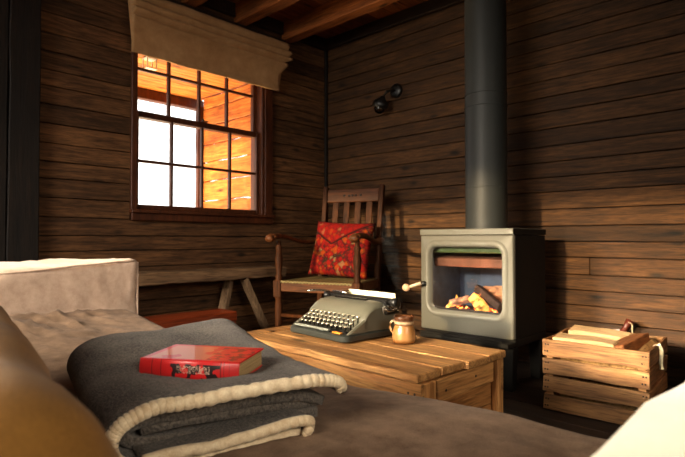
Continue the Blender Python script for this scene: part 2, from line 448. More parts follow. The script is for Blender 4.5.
bm = B(); box(bm, .025, .06, -1.59, -.46, 2.10, 2.125, .002); obj('headrail', bm, [W_PLATE], t)

# ------------------------------------------------------------------ wall lamp
t = thing('wall_lamp', 'dark metal wall lamp with small round shade on the board wall', 'lamp', (.70, 0, 1.73))
M = RX(PI/2)
bm = B(); lathe(bm, [(.0, 0), (.05, 0), (.05, .012), (.036, .02), (.016, .026), (.0, .028)], 24, M); obj('wall_plate', bm, [BLACK], t)
bm = B(); tube(bm, [(0, -.02, 0), (0, -.06, -.005), (-.02, -.085, -.02), (-.045, -.09, -.04)], .007, 8); lathe(bm, [(0, -.014), (.014, 0), (0, .014)], 12, T(-.02, -.085, -.02)); obj('lamp_arm', bm, [BLACK], t)
bm = B(); Ms = T(-.062, -.10, -.100) @ RY(R(24)) @ Matrix.Scale(1.12, 4)
lathe(bm, [(.008, .05), (.014, .048), (.02, .035), (.045, .015), (.052, -.02), (.049, -.02), (.042, .012), (.016, .032)], 24, Ms); obj('lamp_shade', bm, [BLACK], t)
bm = B(); lathe(bm, [(.012, .02), (.03, -.01), (.034, -.035), (.02, -.055), (0, -.06)], 20, Ms); obj('bulb', bm, [glass('bulb_glass', (.55, .5, .4), 1.0)], t)

# ------------------------------------------------------------------ bench
t = thing('trestle_bench', 'rough grey brown plank bench against the wall under the window', 'bench', (.0, 0, 0))
bm = B(); plank(bm, .03, .23, -2.0, -.60, .452, .515, .004, .004, .08); obj('seat_plank', bm, [W_BENCH], t)
def slant(bm, p0, p1, w, d, mat=0, jit=.002):
    p0 = Vector(p0); p1 = Vector(p1); v = p1-p0; L = v.length
    q = v.to_track_quat('Z', 'X').to_matrix().to_4x4()
    plank(bm, -w/2, w/2, -d/2, d/2, 0, L, .003, jit, .08, M=T(*p0) @ q)
for (p0, p1) in (((.19, -.915, .452), (.21, -.70, 0.002)), ((.11, -.97, .452), (.13, -1.09, 0.002)), ((.19, -1.75, .452), (.21, -1.62, 0.002)), ((.11, -1.80, .452), (.13, -1.92, 0.002))):
    bm = B(); slant(bm, p0, p1, .032, .062)
    obj('leg', bm, [W_BENCHZ], t)
# chest under it
t = thing('wooden_chest', 'low reddish brown wooden chest with brass latch under the bench', 'chest', (.30, -1.40, 0))
bm = B(); box(bm, -.09, .09, -.31, .29, .0, .225, .004); obj('chest_body', bm, [W_TRUNK], t)
bm = B(); box(bm, -.094, .094, -.315, .295, .228, .285, .006); obj('lid', bm, [W_TRUNK], t)
bm = B(); box(bm, .0935, .099, -.025, .0, .20, .25, .002); lathe(bm, [(0, 0), (.008, 0), (.008, .008), (0, .01)], 10, T(.099, -.0125, .222) @ RY(PI/2)); obj('latch', bm, [BRASS], t)

# ------------------------------------------------------------------ armchair
t = thing('armchair', 'turned brown wooden armchair with woven seat in the room corner', 'chair', (.690, -.760, 0), R(18))
def post_prof(h):
    P = [(.013, 0), (.018, .02), (.014, .05), (.021, .10), (.016, .13), (.022, .18), (.024, .30), (.019, .33), (.025, .345)]
    Q = [(.025, .45), (.018, .46), (.023, .475), (.015, .49), (.022, .54), (.024, .58), (.016, .63), (.022, .645), (.014, .66), (.014, .69)]
    return P+Q
for s in (-1, 1):
    bm = B(); lathe(bm, post_prof(.69), 18, T(s*.26, 0, 0)); box(bm, s*.26-.026, s*.26+.026, -.026, .026, .35, .45, .003)
    obj('leg', bm, [W_CHAIR], t)
    bm = B()   # rear post running up into the back
    slant(bm, (s*.205, .43, 0), (s*.205, .44, .45), .034, .036, jit=.0005); slant(bm, (s*.205, .44, .44), (s*.208, .53, 1.06), .034, .032, jit=.0005)
    obj('leg', bm, [W_CHAIR], t)
    bm = B()   # curved arm ending in a scroll
    pts = []; rr = []
    for i in range(22):
        f = i/21; yy = -.07+f*.545; zz = .705+.016*math.sin(f*PI*1.9+.4)-.012*f; xx = s*(.275-.06*f+.02*math.sin(f*PI))
        pts.append((xx, yy, zz)); rr.append(.017+.007*math.cos(f*PI)**2)
    tube(bm, pts, rr, 12, flat=(1.25, .75))
    lathe(bm, [(0, -.026), (.016, -.024), (.023, -.012), (.023, .012), (.016, .024), (0, .026)], 18, T(s*.276, -.075, .703) @ RY(PI/2)); obj('armrest', bm, [W_CHAIRX], t)
bm = B()
box(bm, -.235, .235, -.02, .02, .385, .445, .004); obj('seat_rail', bm, [W_CHAIRX], t)
bm = B(); box(bm, -.19, .19, .42, .45, .385, .44, .004); obj('seat_rail', bm, [W_CHAIRX], t)
for s in (-1, 1):
    bm = B(); slant(bm, (s*.26, .02, .415), (s*.205, .43, .415), .055, .03, jit=.0003); obj('seat_rail', bm, [W_CHAIRX], t)
    bm = B(); tube(bm, [(s*.26, .01, .2), (s*.205, .43, .2)], .011, 10); obj('stretcher', bm, [W_CHAIR], t)
bm = B(); tube(bm, [(-.255, 0, .24), (.255, 0, .24)], .011, 10); obj('stretcher', bm, [W_CHAIR], t)
m, nt, b, o = new_mat('woven_seat'); tc = nt.nodes.new('ShaderNodeTexCoord')
ck = nt.nodes.new('ShaderNodeTexChecker'); ck.inputs['Scale'].default_value = 90; ck.inputs[1].default_value = (*lin((150, 132, 84)), 1); ck.inputs[2].default_value = (*lin((84, 74, 44)), 1)
nt.links.new(tc.outputs['Object'], ck.inputs[0]); nt.links.new(ck.outputs[0], b.inputs['Base Color']); bump(nt, b, ck.outputs[1], .6, .003); WOVEN = m
bm = B()
t2 = bmesh.new(); vs = []
nx, ny = 24, 20
for j in range(ny+1):
    g = j/ny; row = []
    for i in range(nx+1):
        f = i/nx; hw = .262-.055*g
        zz = .449-.012*math.sin(PI*f)*math.sin(PI*g)
        row.append(t2.verts.new(((f*2-1)*hw, -.022+g*.455, zz+.003*math.sin(i*2.2)*.5)))
    vs.append(row)
for a, b_ in zip(vs, vs[1:]):
    for i in range(nx): t2.faces.new((a[i], a[i+1], b_[i+1], b_[i]))
r_ = bmesh.ops.extrude_face_region(t2, geom=t2.faces[:])
for v in [e for e in r_['geom'] if isinstance(e, bmesh.types.BMVert)]: v.co.z -= .012
bmesh.ops.recalc_face_normals(t2, faces=t2.faces[:])
merge(bm, t2, None, 0, True); obj('woven_seat', bm, [WOVEN], t)
def back_pt(x, z):   # back plane
    return (x, .44+(z-.44)*.145, z)
bm = B(); Mb = T(0, .44, .44) @ RX(-math.atan(.145))
box(bm, -.19, .19, -.011, .011, .515, .605, .004, M=Mb)
for xx in (-.05, -.02, .0, .02, .05):   # carved motifs
    lathe(bm, [(.009, 0), (.006, .003), (0, .004)], 8, Mb @ T(xx*1.2, -.011, .56) @ RX(PI/2), mi=1)
obj('top_rail', bm, [W_CHAIRX, BLACK], t)
bm = B(); box(bm, -.19, .19, -.011, .011, .10, .15, .003, M=Mb); obj('lower_back_rail', bm, [W_CHAIRX], t)
for k in range(4):
    xx = -.125+k*.083
    bm = B(); box(bm, xx-.021, xx+.021, -.005, .005, .145, .52, .002, M=Mb); obj('slat', bm, [W_CHAIR], t)

# kilim cushion
m, nt, b, o = new_mat('red_kilim'); tc = nt.nodes.new('ShaderNodeTexCoord')
mp = nt.nodes.new('ShaderNodeMapping'); mp.inputs['Scale'].default_value = (1, .02, 1); nt.links.new(tc.outputs['Object'], mp.inputs[0])
vo = nt.nodes.new('ShaderNodeTexVoronoi'); vo.distance = 'MANHATTAN'; vo.inputs['Scale'].default_value = 34; vo.inputs['Randomness'].default_value = .75; nt.links.new(mp.outputs[0], vo.inputs['Vector'])
sp = nt.nodes.new('ShaderNodeSeparateColor'); nt.links.new(vo.outputs['Color'], sp.inputs[0])
rd = ramp(nt, [(0, lin((150, 22, 20))), (.35, lin((185, 38, 24))), (.5, lin((120, 20, 30))), (.68, lin((215, 105, 30))), (.8, lin((60, 62, 40))), (.9, lin((190, 165, 110)))], 'CONSTANT'); nt.links.new(sp.outputs[0], rd.inputs[0])
rd2 = ramp(nt, [(0, lin((225, 120, 40))), (.12, lin((225, 120, 40))), (.2, lin((160, 24, 20))), (.62, lin((170, 30, 24))), (.8, lin((52, 30, 28)))], 'CONSTANT')
nt.links.new(math_n(nt, 'MULTIPLY', vo.outputs['Distance'], 1.0), rd2.inputs[0])
c = mixc(nt, .55, rd.outputs[0], rd2.outputs[0])
sx = nt.nodes.new('ShaderNodeSeparateXYZ'); nt.links.new(tc.outputs['Object'], sx.inputs[0])
# dark diagonal V band
d1 = math_n(nt, 'ABSOLUTE', math_n(nt, 'SUBTRACT', sx.outputs['Z'], math_n(nt, 'ADD', math_n(nt, 'MULTIPLY', math_n(nt, 'ABSOLUTE', math_n(nt, 'ADD', sx.outputs['X'], .05)), .62), .02)))
c = mixc(nt, math_n(nt, 'LESS_THAN', d1, .009), c, lin((44, 24, 22)))
d2 = math_n(nt, 'SUBTRACT', sx.outputs['Z'], math_n(nt, 'ADD', math_n(nt, 'MULTIPLY', math_n(nt, 'ABSOLUTE', math_n(nt, 'ADD', sx.outputs['X'], .05)), .62), .02))
c = mixc(nt, math_n(nt, 'MULTIPLY', math_n(nt, 'GREATER_THAN', d2, 0.0), .35), c, lin((190, 30, 22)))
c = mixc(nt, 1, c, (.55, .5, .5), 'MULTIPLY'); nt.links.new(c, b.inputs['Base Color']); b.inputs['Roughness'].default_value = .9; b.inputs['Specular IOR Level'].default_value = .15; KILIM = m
def pillow(bm, w, h, th, n=22, ns=.006, seed=0, M=None, pinch=.05):
    t = bmesh.new(); F = {}
    for side in (1, -1):
        for j in range(n+1):
            for i in range(n+1):
                u = i/n*2-1; v = j/n*2-1
                edge = i in (0, n) or j in (0, n)
                if side == -1 and edge: F[side, i, j] = F[1, i, j]; continue
                k = (max(0, 1-u**4)*max(0, 1-v**4))**.5 if not edge else 0
                x = u*w/2*(1-pinch*(1-v*v)); z = v*h/2*(1-pinch*(1-u*u))
                d = fbm(Vector((x, z, seed+side*3)), 9)*ns*k
                F[side, i, j] = t.verts.new((x, -side*(th/2*k+d), z))
    for side in (1, -1):
        for j in range(n):
            for i in range(n):
                q = [F[side, i, j], F[side, i+1, j], F[side, i+1, j+1], F[side, i, j+1]]
                t.faces.new(q if side == 1 else q[::-1])
    merge(bm, t, M, 0, True)
bm = B(); pillow(bm, .42, .37, .11, seed=2)
o = obj('kilim_cushion', bm, [KILIM]); cy = Vector((.0, .335, .635))
o.matrix_world = T(.690, -.760, 0) @ RZ(R(18)) @ T(*cy) @ RX(-R(17)) @ RY(R(3))
tag(o, 'red patterned kilim cushion leaning on the back of the corner armchair', 'cushion')

# ------------------------------------------------------------------ wood stove
SX0, SX1, SY0, SY1 = 1.317, 1.823, -.604, -.235
t = thing('wood_stove', 'grey cast iron wood burning stove with glass door and lit fire', 'stove', (1.57, -.42, 0))
def loc(x, y, z): return (x-1.57, y+.42, z)
bm = B()
X0, X1, Y0, Y1 = SX0-1.57, SX1-1.57, SY0+.42, SY1+.42
box(bm, X0, X0+.02, Y0+.025, Y1, .238, .718, .003); box(bm, X1-.02, X1, Y0+.025, Y1, .238, .718, .003)
box(bm, X0+.02, X1-.02, Y1-.02, Y1, .238, .718, .002); box(bm, X0+.02, X1-.02, Y0+.025, Y1-.02, .238, .262, .002)
box(bm, X0+.02, X1-.02, Y0+.025, Y1-.02, .70, .718, .002)
obj('firebox', bm, [IRON_SIDE], t)
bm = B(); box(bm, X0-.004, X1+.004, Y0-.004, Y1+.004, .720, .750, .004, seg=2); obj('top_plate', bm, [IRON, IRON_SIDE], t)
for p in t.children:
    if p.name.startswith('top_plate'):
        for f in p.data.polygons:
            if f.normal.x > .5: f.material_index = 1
def rr_loop(bm, cx, cz, hw, hh, r, y, n=7):
    vs = []
    for (sx, sz, a0) in ((1, 1, 0), (-1, 1, 90), (-1, -1, 180), (1, -1, 270)):
        for k in range(n+1):
            a = R(a0+90*k/n)
            vs.append(bm.verts.new((cx+sx*(hw-r)+r*math.cos(a), y, cz+sz*(hh-r)+r*math.sin(a))))
    return vs
def rings(bm, loops, close=True):
    for a, b_ in zip(loops, loops[1:]):
        n = len(a)
        for k in range(n): bm.faces.new((a[k], a[(k+1) % n], b_[(k+1) % n], b_[k]))
bm = B()
cz = (.238+.718)/2; hh = .240; hw = (X1-X0)/2
gz = .500; ghw, ghh = .195, .158
L_ = [rr_loop(bm, 0, cz, hw, hh, .006, Y0+.024), rr_loop(bm, 0, cz, hw, hh, .008, Y0+.004), rr_loop(bm, 0, cz, hw-.004, hh-.004, .008, Y0)]
for (e, yy) in ((.038, 0), (.034, -.004), (.026, -.010), (.016, -.012), (.008, -.008), (.003, 0.002), (0, .022)):
    L_.append(rr_loop(bm, 0, gz, ghw+e, ghh+e, .035+e, Y0+yy))
rings(bm, L_)
bmesh.ops.recalc_face_normals(bm, faces=bm.faces[:])
for f in bm.faces: f.smooth = True
door = obj('door', bm, [IRON], t)
bm = B(); box(bm, -ghw-.01, ghw+.01, Y0+.016, Y0+.020, gz-ghh-.01, gz+ghh+.01, 0); obj('glass_pane', bm, [glass('stove_glass', (.92, .93, .95), 1.6, .03)], door)
bm = B(); lathe(bm, [(0, 0), (.013, 0), (.013, .028), (.009, .034), (0, .034)], 16, T(X0+.030, Y0, .470) @ RX(PI/2)); tube(bm, [(X0+.03, Y0-.028, .470), (X0+.008, Y0-.04, .466)], .006, 8); obj('handle_bracket', bm, [BLACK], door)
bm = B(); tube(bm, [(X0+.026, Y0-.038, .473), (X0-.03, Y0-.058, .452)], [.009, .007], 12)
obj('handle', bm, [plain('pale_steel_handle', lin((225, 205, 175)), rough=.4)], door)
bm = B(); lathe(bm, [(0, -.021), (.012, -.018), (.0185, -.008), (.0195, .003), (.016, .013), (.008, .019), (0, .02)], 20, T(X0-.047, Y0-.066, .447) @ RZ(R(20)) @ RY(R(-70)))
obj('handle_knob', bm, [plain('pale_wood_knob', lin((235, 190, 150)), rough=.4, nz=.08)], door)
# firebrick lining
BRICK = plain('firebrick_with_blue_reflection', lin((58, 78, 108)), rough=.6, nz=.3, scale=18, bumpy=.4)  # brick tinted bluer to carry the blue reflection of the door glass
bm = B(); box(bm, X0+.022, X0+.035, Y0+.04, Y1-.022, .265, .60, .002); box(bm, X1-.035, X1-.022, Y0+.04, Y1-.022, .265, .60, .002); box(bm, X0+.035, X1-.035, Y1-.04, Y1-.022, .265, .60, .002)
obj('firebrick_lining', bm, [BRICK], t)
bm = B(); box(bm, X0+.036, X1-.036, Y0+.07, Y1-.042, -.022, .022, .004, M=T(0, 0, .590) @ RX(R(5))); obj('brown_reflection_plate', bm, [plain('painted_brown_reflection', lin((128, 80, 58)), rough=.7, nz=.4, scale=12)], t)  # brown plate put in for the brown reflection in the door glass
bm = B(); box(bm, X0+.036, X1-.036, Y0+.05, Y1-.042, .630, .698, .006); obj('green_reflection_block', bm, [plain('painted_green_reflection', lin((70, 92, 50)), rough=.6, nz=.3, scale=10)], t)  # added green block stands in for outdoor reflections in the door glass
bm = B(); box(bm, X0+.03, X1-.03, Y0+.03, Y1-.03, .262, .330, .003); box(bm, X0+.03, X1-.03, Y0+.028, Y0+.036, .262, .352, .003); obj('ash_bed', bm, [plain('ash', lin((60, 54, 50)), rough=.95, nz=.4, scale=60, bumpy=.6)], t)
bm = B(); box(bm, X0+.03, X1-.0, Y0-.055, Y0+.03, .205, .226, .003); box(bm, X0+.03, X1-.03, Y0-.052, Y0-.045, .226, .235, .002); box(bm, X0+.01, X1-.0, Y0+.02, Y1, .20, .237, .003); obj('ash_lip', bm, [IRON_SIDE], t)
for sx in (-1, 1):
    for yy in (Y0-.01, Y1-.07):
        bm = B(); tt = bmesh.new(); bmesh.ops.create_cube(tt, size=1)
        cxl = sx*(hw-.032)
        for v in tt.verts:
            k = .024 if v.co.z < 0 else .033
            v.co = Vector((cxl+v.co.x*2*k, yy+.033+v.co.y*2*k*.9, .1+v.co.z*.198))
        bmesh.ops.bevel(tt, geom=tt.edges[:], offset=.003, segments=1, affect='EDGES'); merge(bm, tt)
        obj('leg', bm, [IRON_SIDE], t)
bm = B(); tt = [(.105, .75), (.105, .958), (.107, .959), (.107, .963), (.105, .964), (.105, 1.374), (.108, 1.375), (.108, 1.379), (.105, 1.38), (.105, 1.438), (.108, 1.439), (.108, 1.443), (.105, 1.444), (.105, 2.262), ]
pr = [(r_, z_-.75) for r_, z_ in tt]; pr[0] = (.105, .001)
lathe(bm, pr, 48, smooth=True)
o = obj('flue_pipe', bm, [PIPE_M]); o.location = (1.592, -.414, .75)
tag(o, 'thick black steel flue pipe rising from the stove to the ceiling', 'pipe')
md = o.modifiers.new('es', 'EDGE_SPLIT'); md.split_angle = R(40)

# fire: burning logs, embers and flames
def glow_mat(name, base, hot, thr, s):
    m, nt, b, o = new_mat(name); tc = nt.nodes.new('ShaderNodeTexCoord')
    n = N(nt, 'ShaderNodeTexNoise'); n.inputs['Scale'].default_value = 28; n.inputs['Detail'].default_value = 4; nt.links.new(tc.outputs['Object'], n.inputs['Vector'])
    r = ramp(nt, [(thr, (0, 0, 0)), (thr+.06, hot), (thr+.16, (1.0, .55, .12))]); nt.links.new(n.outputs['Fac'], r.inputs[0])
    r2 = ramp(nt, [(.35, tuple(x*.3 for x in base)), (.6, base)]); nt.links.new(n.outputs['Fac'], r2.inputs[0])
    nt.links.new(r2.outputs[0], b.inputs['Base Color']); nt.links.new(r.outputs[0], b.inputs['Emission Color']); b.inputs['Emission Strength'].default_value = s
    b.inputs['Roughness'].default_value = .9; bump(nt, b, n.outputs['Fac'], .8, .006); return m
def split_log(name, p0, p1, r, mat, label, group='burning logs in the stove', seed=0, tri=5, cat='log'):
    p0 = Vector(p0); p1 = Vector(p1); v = p1-p0; L = v.length; q = v.to_track_quat('Z', 'X').to_matrix().to_4x4()
    rnd = random.Random(seed); bm = B(); ang = sorted([rnd.random()*.7+k*2*PI/tri for k in range(tri)])
    rad = [r*(.8+.35*rnd.random()) for _ in ang]; n = 10; rings_ = []
    for i in range(n+1):
        ring = []
        for a, rd_ in zip(ang, rad):
            w = 1+.10*noise.noise(Vector((i*.6, a*2, seed)))
            ring.append(bm.verts.new((math.cos(a)*rd_*w, math.sin(a)*rd_*w, -L/2+L*i/n)))
        rings_.append(ring)
    for a, b_ in zip(rings_, rings_[1:]):
        for k in range(tri): bm.faces.new((a[k], a[(k+1) % tri], b_[(k+1) % tri], b_[k]))
    bm.faces.new(rings_[0][::-1]); bm.faces.new(rings_[-1])
    bmesh.ops.bevel(bm, geom=[e for e in bm.edges], offset=r*.06, segments=1, affect='EDGES')
    bmesh.ops.recalc_face_normals(bm, faces=bm.faces[:])
    o = obj(name, bm, [mat]); o.matrix_world = T(*((p0+p1)/2)) @ q
    tag(o, label, cat, group); return o
def F(u, y, z): return (1.57+u, y, z)
split_log('burning_log', F(-.03, -.34, .40), F(.17, -.32, .42), .062, glow_mat('charred_back_log', lin((225, 170, 130)), (1, .25, .04), .64, 2.5), 'broad pale half burnt log lying across the back of the fire', seed=3, tri=6)
split_log('burning_log', F(-.04, -.40, .44), F(.14, -.50, .36), .026, glow_mat('black_log', lin((58, 46, 44)), (1, .2, .03), .68, 2), 'black charred log slanting over the fire', seed=5)
split_log('burning_log', F(-.02, -.47, .405), F(.075, -.545, .36), .030, glow_mat('glowing_log', lin((240, 180, 90)), (1, .32, .05), .40, 1.5), 'short glowing orange log at the front of the fire', seed=8)
split_log('burning_log', F(-.14, -.50, .362), F(-.05, -.46, .39), .024, glow_mat('ashy_log', lin((190, 150, 130)), (1, .2, .03), .6, 2.5), 'small ash covered log at the left of the fire', seed=9)
bm = B(); rnd = random.Random(2)
for i in range(60):
    x = rnd.uniform(-.17, .18); y = rnd.uniform(-.56, -.40); s = rnd.uniform(.006, .014)
    tb = bmesh.new(); bmesh.ops.create_icosphere(tb, subdivisions=1, radius=s)
    for v in tb.verts: v.co *= rnd.uniform(.7, 1.2)
    merge(bm, tb, T(1.57+x, y, .332+s*.6), 0)
o = obj('embers', bm, [glow_mat('ember', lin((70, 40, 32)), (1, .12, .02), .50, 6)]); tag(o, 'glowing red embers under the logs inside the stove', 'embers', kind='stuff')
FL = emit('flame', (1.0, .38, .06), 3.2)
for k, (x, y, z, h, w) in enumerate(((-.125, -.47, .36, .05, .010), (-.145, -.50, .345, .025, .011), (.165, -.50, .345, .04, .010), (-.09, -.44, .37, .035, .007))):
    bm = B(); lathe(bm, [(0, 0), (w, h*.15), (w*.9, h*.4), (w*.45, h*.75), (0, h)], 10)
    for v in bm.verts: v.co.x += .3*v.co.z*math.sin(k*2+v.co.z*60)*.6
    o = obj('flame', bm, [FL]); o.location = (1.57+x, y, z)
    tag(o, ['thin tongue of flame behind the small ashy log', 'low orange flame at far left of the fire', 'orange flame at the right edge of the fire', 'small flame between ashy log and pale log'][k], 'flame', 'flames in the stove')

# ------------------------------------------------------------------ crate table
TR = R(-1.5)
t = thing('coffee_table', 'low worn golden pine box table holding the typewriter and mug', 'table', (1.322, -1.765, 0), TR)
TL, TD, TH = .815, .432, .36
bm = B()
ys = [0, .105, .215, .325, TD]
for i in range(4):
    x1 = TL-(.012 if i < 2 else -.004)+(0.004 if i == 1 else 0)
    plank(bm, .062, x1, ys[i]+.0007, ys[i+1]-.0007, TH-.022, TH, .003, .0016, .04)
plank(bm, -.004, .060, 0, TD, TH-.022, TH+.001, .003, .0016, .04)
obj('tabletop', bm, [W_TABLE], t)
bm = B()
for z0, z1 in ((TH-.155, TH-.024), (TH-.285, TH-.158), (.02, TH-.288)): plank(bm, .002, TL-.004, .004, .022, z0, z1, .002, .001, .05)
for z0, z1 in ((TH-.155, TH-.024), (TH-.285, TH-.158), (.02, TH-.288)): plank(bm, .002, TL-.004, TD-.022, TD-.004, z0, z1, .002, .001, .05)
for dz in (-.05, -.11, -.18, -.24):
    for xx in (TL-.022, TL-.042): lathe(bm, [(0, 0), (.0035, 0), (.003, .001), (0, .001)], 8, T(xx, .0035, TH+dz) @ RX(PI/2), mi=1)
obj('side_boards', bm, [W_TABLE, NAIL], t)
for e in (0, 1):
    Me = T(0, 0, 0) if e == 0 else T(TL, 0, 0)
    s = 1 if e == 0 else -1
    bm = B()
    for z0, z1 in ((TH-.16, TH-.026), (TH-.29, TH-.163), (.03, TH-.293)):
        a, b_ = sorted((s*.03, s*.045)); plank(bm, a, b_, .024, TD-.024, z0, z1, .002, .001, .05, M=Me)
    obj('end_boards', bm, [W_TABLEY], t)
    bm = B(); a, b_ = sorted((s*.006, s*.028)); plank(bm, a, b_, .085, TD-.06, TH-.085, TH-.026, .002, .001, .05, M=Me)
    if e:
        for (yy, zz) in ((.12, TH-.06), (.27, TH-.05)): lathe(bm, [(0, 0), (.004, 0), (.003, .001), (0, .001)], 8, T(TL-.0055, yy, zz) @ RY(PI/2), mi=1)
    obj('end_rail', bm, [W_TABLEY, NAIL], t)
for (xa, ya, w) in ((TL-.028, .004, .07), (TL-.028, TD-.055, .05), (.004, .004, .07), (.004, TD-.055, .05)):
    bm = B(); plank(bm, xa, xa+.024, ya+.018, ya+w, .0, TH-.025, .003, .001, .05); obj('leg', bm, [W_TABLEZ], t)

# ------------------------------------------------------------------ typewriter
t = thing('typewriter', 'grey portable typewriter with round cream keys on the table', 'typewriter', (1.436, -1.622, .3625), R(-4))
TW, TDp = .31, .27
CREAM = plain('grey_cream_enamel', lin((86, 84, 72)), rough=.3, nz=.05, scale=30, bumpy=.03)
TRAY = plain('dark_green_grey_base', lin((42, 45, 42)), rough=.35, nz=.1)
DKM = plain('black_machine_metal', lin((24, 23, 22)), rough=.35, metal=.5)
bm = B()
# base tray with rounded corners
def rr_plan(bm, x0, x1, y0, y1, r, z, n=6):
    vs = []
    for (cx_, cy_, a0) in ((x1-r, y1-r, 0), (x0+r, y1-r, 90), (x0+r, y0+r, 180), (x1-r, y0+r, 270)):
        for k in range(n+1):
            a = R(a0+90*k/n); vs.append(bm.verts.new((cx_+r*math.cos(a), cy_+r*math.sin(a), z)))
    return vs
Ls = [rr_plan(bm, .003, TW-.003, .003, TDp-.003, .027, .002), rr_plan(bm, 0, TW, 0, TDp, .03, .006), rr_plan(bm, 0, TW, 0, TDp, .03, .020), rr_plan(bm, .005, TW-.005, .005, TDp-.005, .027, .025)]
rings(bm, Ls); bm.faces.new(Ls[0][::-1]); bm.faces.new(Ls[-1]); bmesh.ops.recalc_face_normals(bm, faces=bm.faces[:])
obj('base', bm, [TRAY], t)
# shell: cross sections along x with rounded shoulders
bm = B()
prof = [(.090, .028), (.096, .066), (.104, .086), (.120, .104), (.145, .117), (.180, .122), (.215, .116), (.245, .085), (.262, .050), (.264, .024)]
nx = 22; G = []
for i in range(nx+1):
    u = i/nx*2-1; xx = TW/2+u*(TW/2-.004)
    k = (1-abs(u)**7)**.5 if abs(u) < 1 else 0
    k = max(.0, k)
    row = []
    for (y, z) in prof:
        zz = .024+(z-.024)*(.80+.20*k) if z > .03 else z
        row.append(bm.verts.new((xx, y if y > .1 else y+(.0), zz)))
    G.append(row)
for a, b_ in zip(G, G[1:]):
    for j in range(len(prof)-1): bm.faces.new((a[j], b_[j], b_[j+1], a[j+1]))
bm.faces.new(G[0]); bm.faces.new(G[-1][::-1])
# cheeks on both sides of the keyboard
for xa in (.004, TW-.019):
    tt = bmesh.new(); P = [(.018, .024), (.030, .032), (.098, .066), (.11, .074), (.11, .024)]
    A = [tt.verts.new((xa, y, z)) for y, z in P]; Bv = [tt.verts.new((xa+.015, y, z)) for y, z in P]
    tt.faces.new(A); tt.faces.new(Bv[::-1])
    for k in range(5): tt.faces.new((A[k], Bv[k], Bv[(k+1) % 5], A[(k+1) % 5]))
    bmesh.ops.recalc_face_normals(tt, faces=tt.faces[:])
    bmesh.ops.bevel(tt, geom=tt.edges[:], offset=.003, segments=2, affect='EDGES'); merge(bm, tt)
bmesh.ops.recalc_face_normals(bm, faces=bm.faces[:])
for f in bm.faces: f.smooth = len(f.verts) == 4
shell = obj('shell', bm, [CREAM], t)
bm = B(); box(bm, .07, .24, .166, .182, .115, .126, .004); 
for k in range(9): box(bm, .115+k*.009, .120+k*.009, .160, .190, .122, .1255, .001)
obj('type_basket', bm, [DKM], t)
bm = B(); box(bm, .019, TW-.019, .022, .092, .022, .034, .002, M=None); obj('key_well', bm, [DKM], t)
KEYR = plain('cream_key_top', lin((226, 214, 180)), rough=.35, nz=.05)
rowsk = [(.040, .044, 11, .040), (.058, .054, 12, .034), (.076, .064, 11, .040), (.094, .074, 11, .036)]
kme = None
for (y, z, n, x0) in rowsk:
    for k in range(n):
        x = x0+k*(TW-2*x0)/(n-1)
        if kme is None:
            bm = B(); lathe(bm, [(.0022, -.022), (.0022, -.003), (.0072, -.002), (.0076, .0005), (.0066, .0018)], 14, mi=1); lathe(bm, [(0, .0022), (.0062, .0020), (.0064, .0005), (0, .0004)], 14)
            ko = obj('key', bm, [KEYR, CHROME], t); kme = ko
        else:
            ko = kme.copy(); COL.objects.link(ko); ko.parent = t
        ko.location = (x, y, z+.001)
bm = B(); box(bm, .035, .215, .010, .024, .028, .036, .003, seg=2); obj('space_bar', bm, [plain('grey_spacebar', lin((112, 116, 110)), rough=.35)], t)
bm = B(); box(bm, .235, .275, .010, .028, .0255, .031, .002, seg=2); obj('orange_reflection_plate', bm, [plain('painted_amber_reflection', lin((200, 125, 40)), rough=.4)], t)  # amber piece put in for an orange reflection at the front right
# carriage
bm = B(); cyl(bm, (-.006, .215, .118), (TW+.020, .215, .118), .014, 20); obj('platen', bm, [DKM], t)
bm = B(); box(bm, .004, TW-.002, .228, .262, .085, .100, .003); box(bm, .0, .012, .19, .26, .085, .125, .003); box(bm, TW-.01, TW+.004, .19, .26, .075, .125, .003); obj('carriage', bm, [DKM], t)
for xx in (-.022, TW+.022):
    bm = B(); lathe(bm, [(0, -.010), (.014, -.010), (.016, -.006), (.016, .006), (.014, .010), (0, .010)], 20, T(xx, .215, .118) @ RY(PI/2)); obj('platen_knob', bm, [BLACK], t)
bm = B()
for k in range(12): box(bm, TW+.004, TW+.011, .17+k*.008, .173+k*.008, .085+.003*(k % 3), .105+.004*(k % 2), .0005)
tube(bm, [(TW+.008, .17, .10), (TW+.012, .20, .088), (TW+.008, .25, .095)], .003, 8); obj('escapement', bm, [CHROME], t)
bm = B(); box(bm, .090, TW+.016, .222, .2275, .118, .148, .002); tt = None
obj('paper_table', bm, [plain('cream_paper_table', lin((238, 228, 196)), rough=.4)], t)
bm = B(); tube(bm, [(.005, .20, .134), (-.002, .17, .140), (-.015, .135, .142), (-.022, .115, .139)], [.004, .0035, .004, .006], 10); tube(bm, [(.02, .205, .136), (.09, .20, .138), (.11, .195, .134)], .004, 8); tube(bm, [(.09, .19, .136), (.105, .215, .14)], .005, 8)
obj('return_lever', bm, [CHROME], t)
for (fx, fy) in ((.03, .03), (TW-.03, .03), (.03, TDp-.03), (TW-.03, TDp-.03)):
    bm = B(); lathe(bm, [(0, -.0015), (.009, -.0015), (.009, .004), (0, .004)], 12, T(fx, fy, 0)); obj('foot', bm, [BLACK], t)

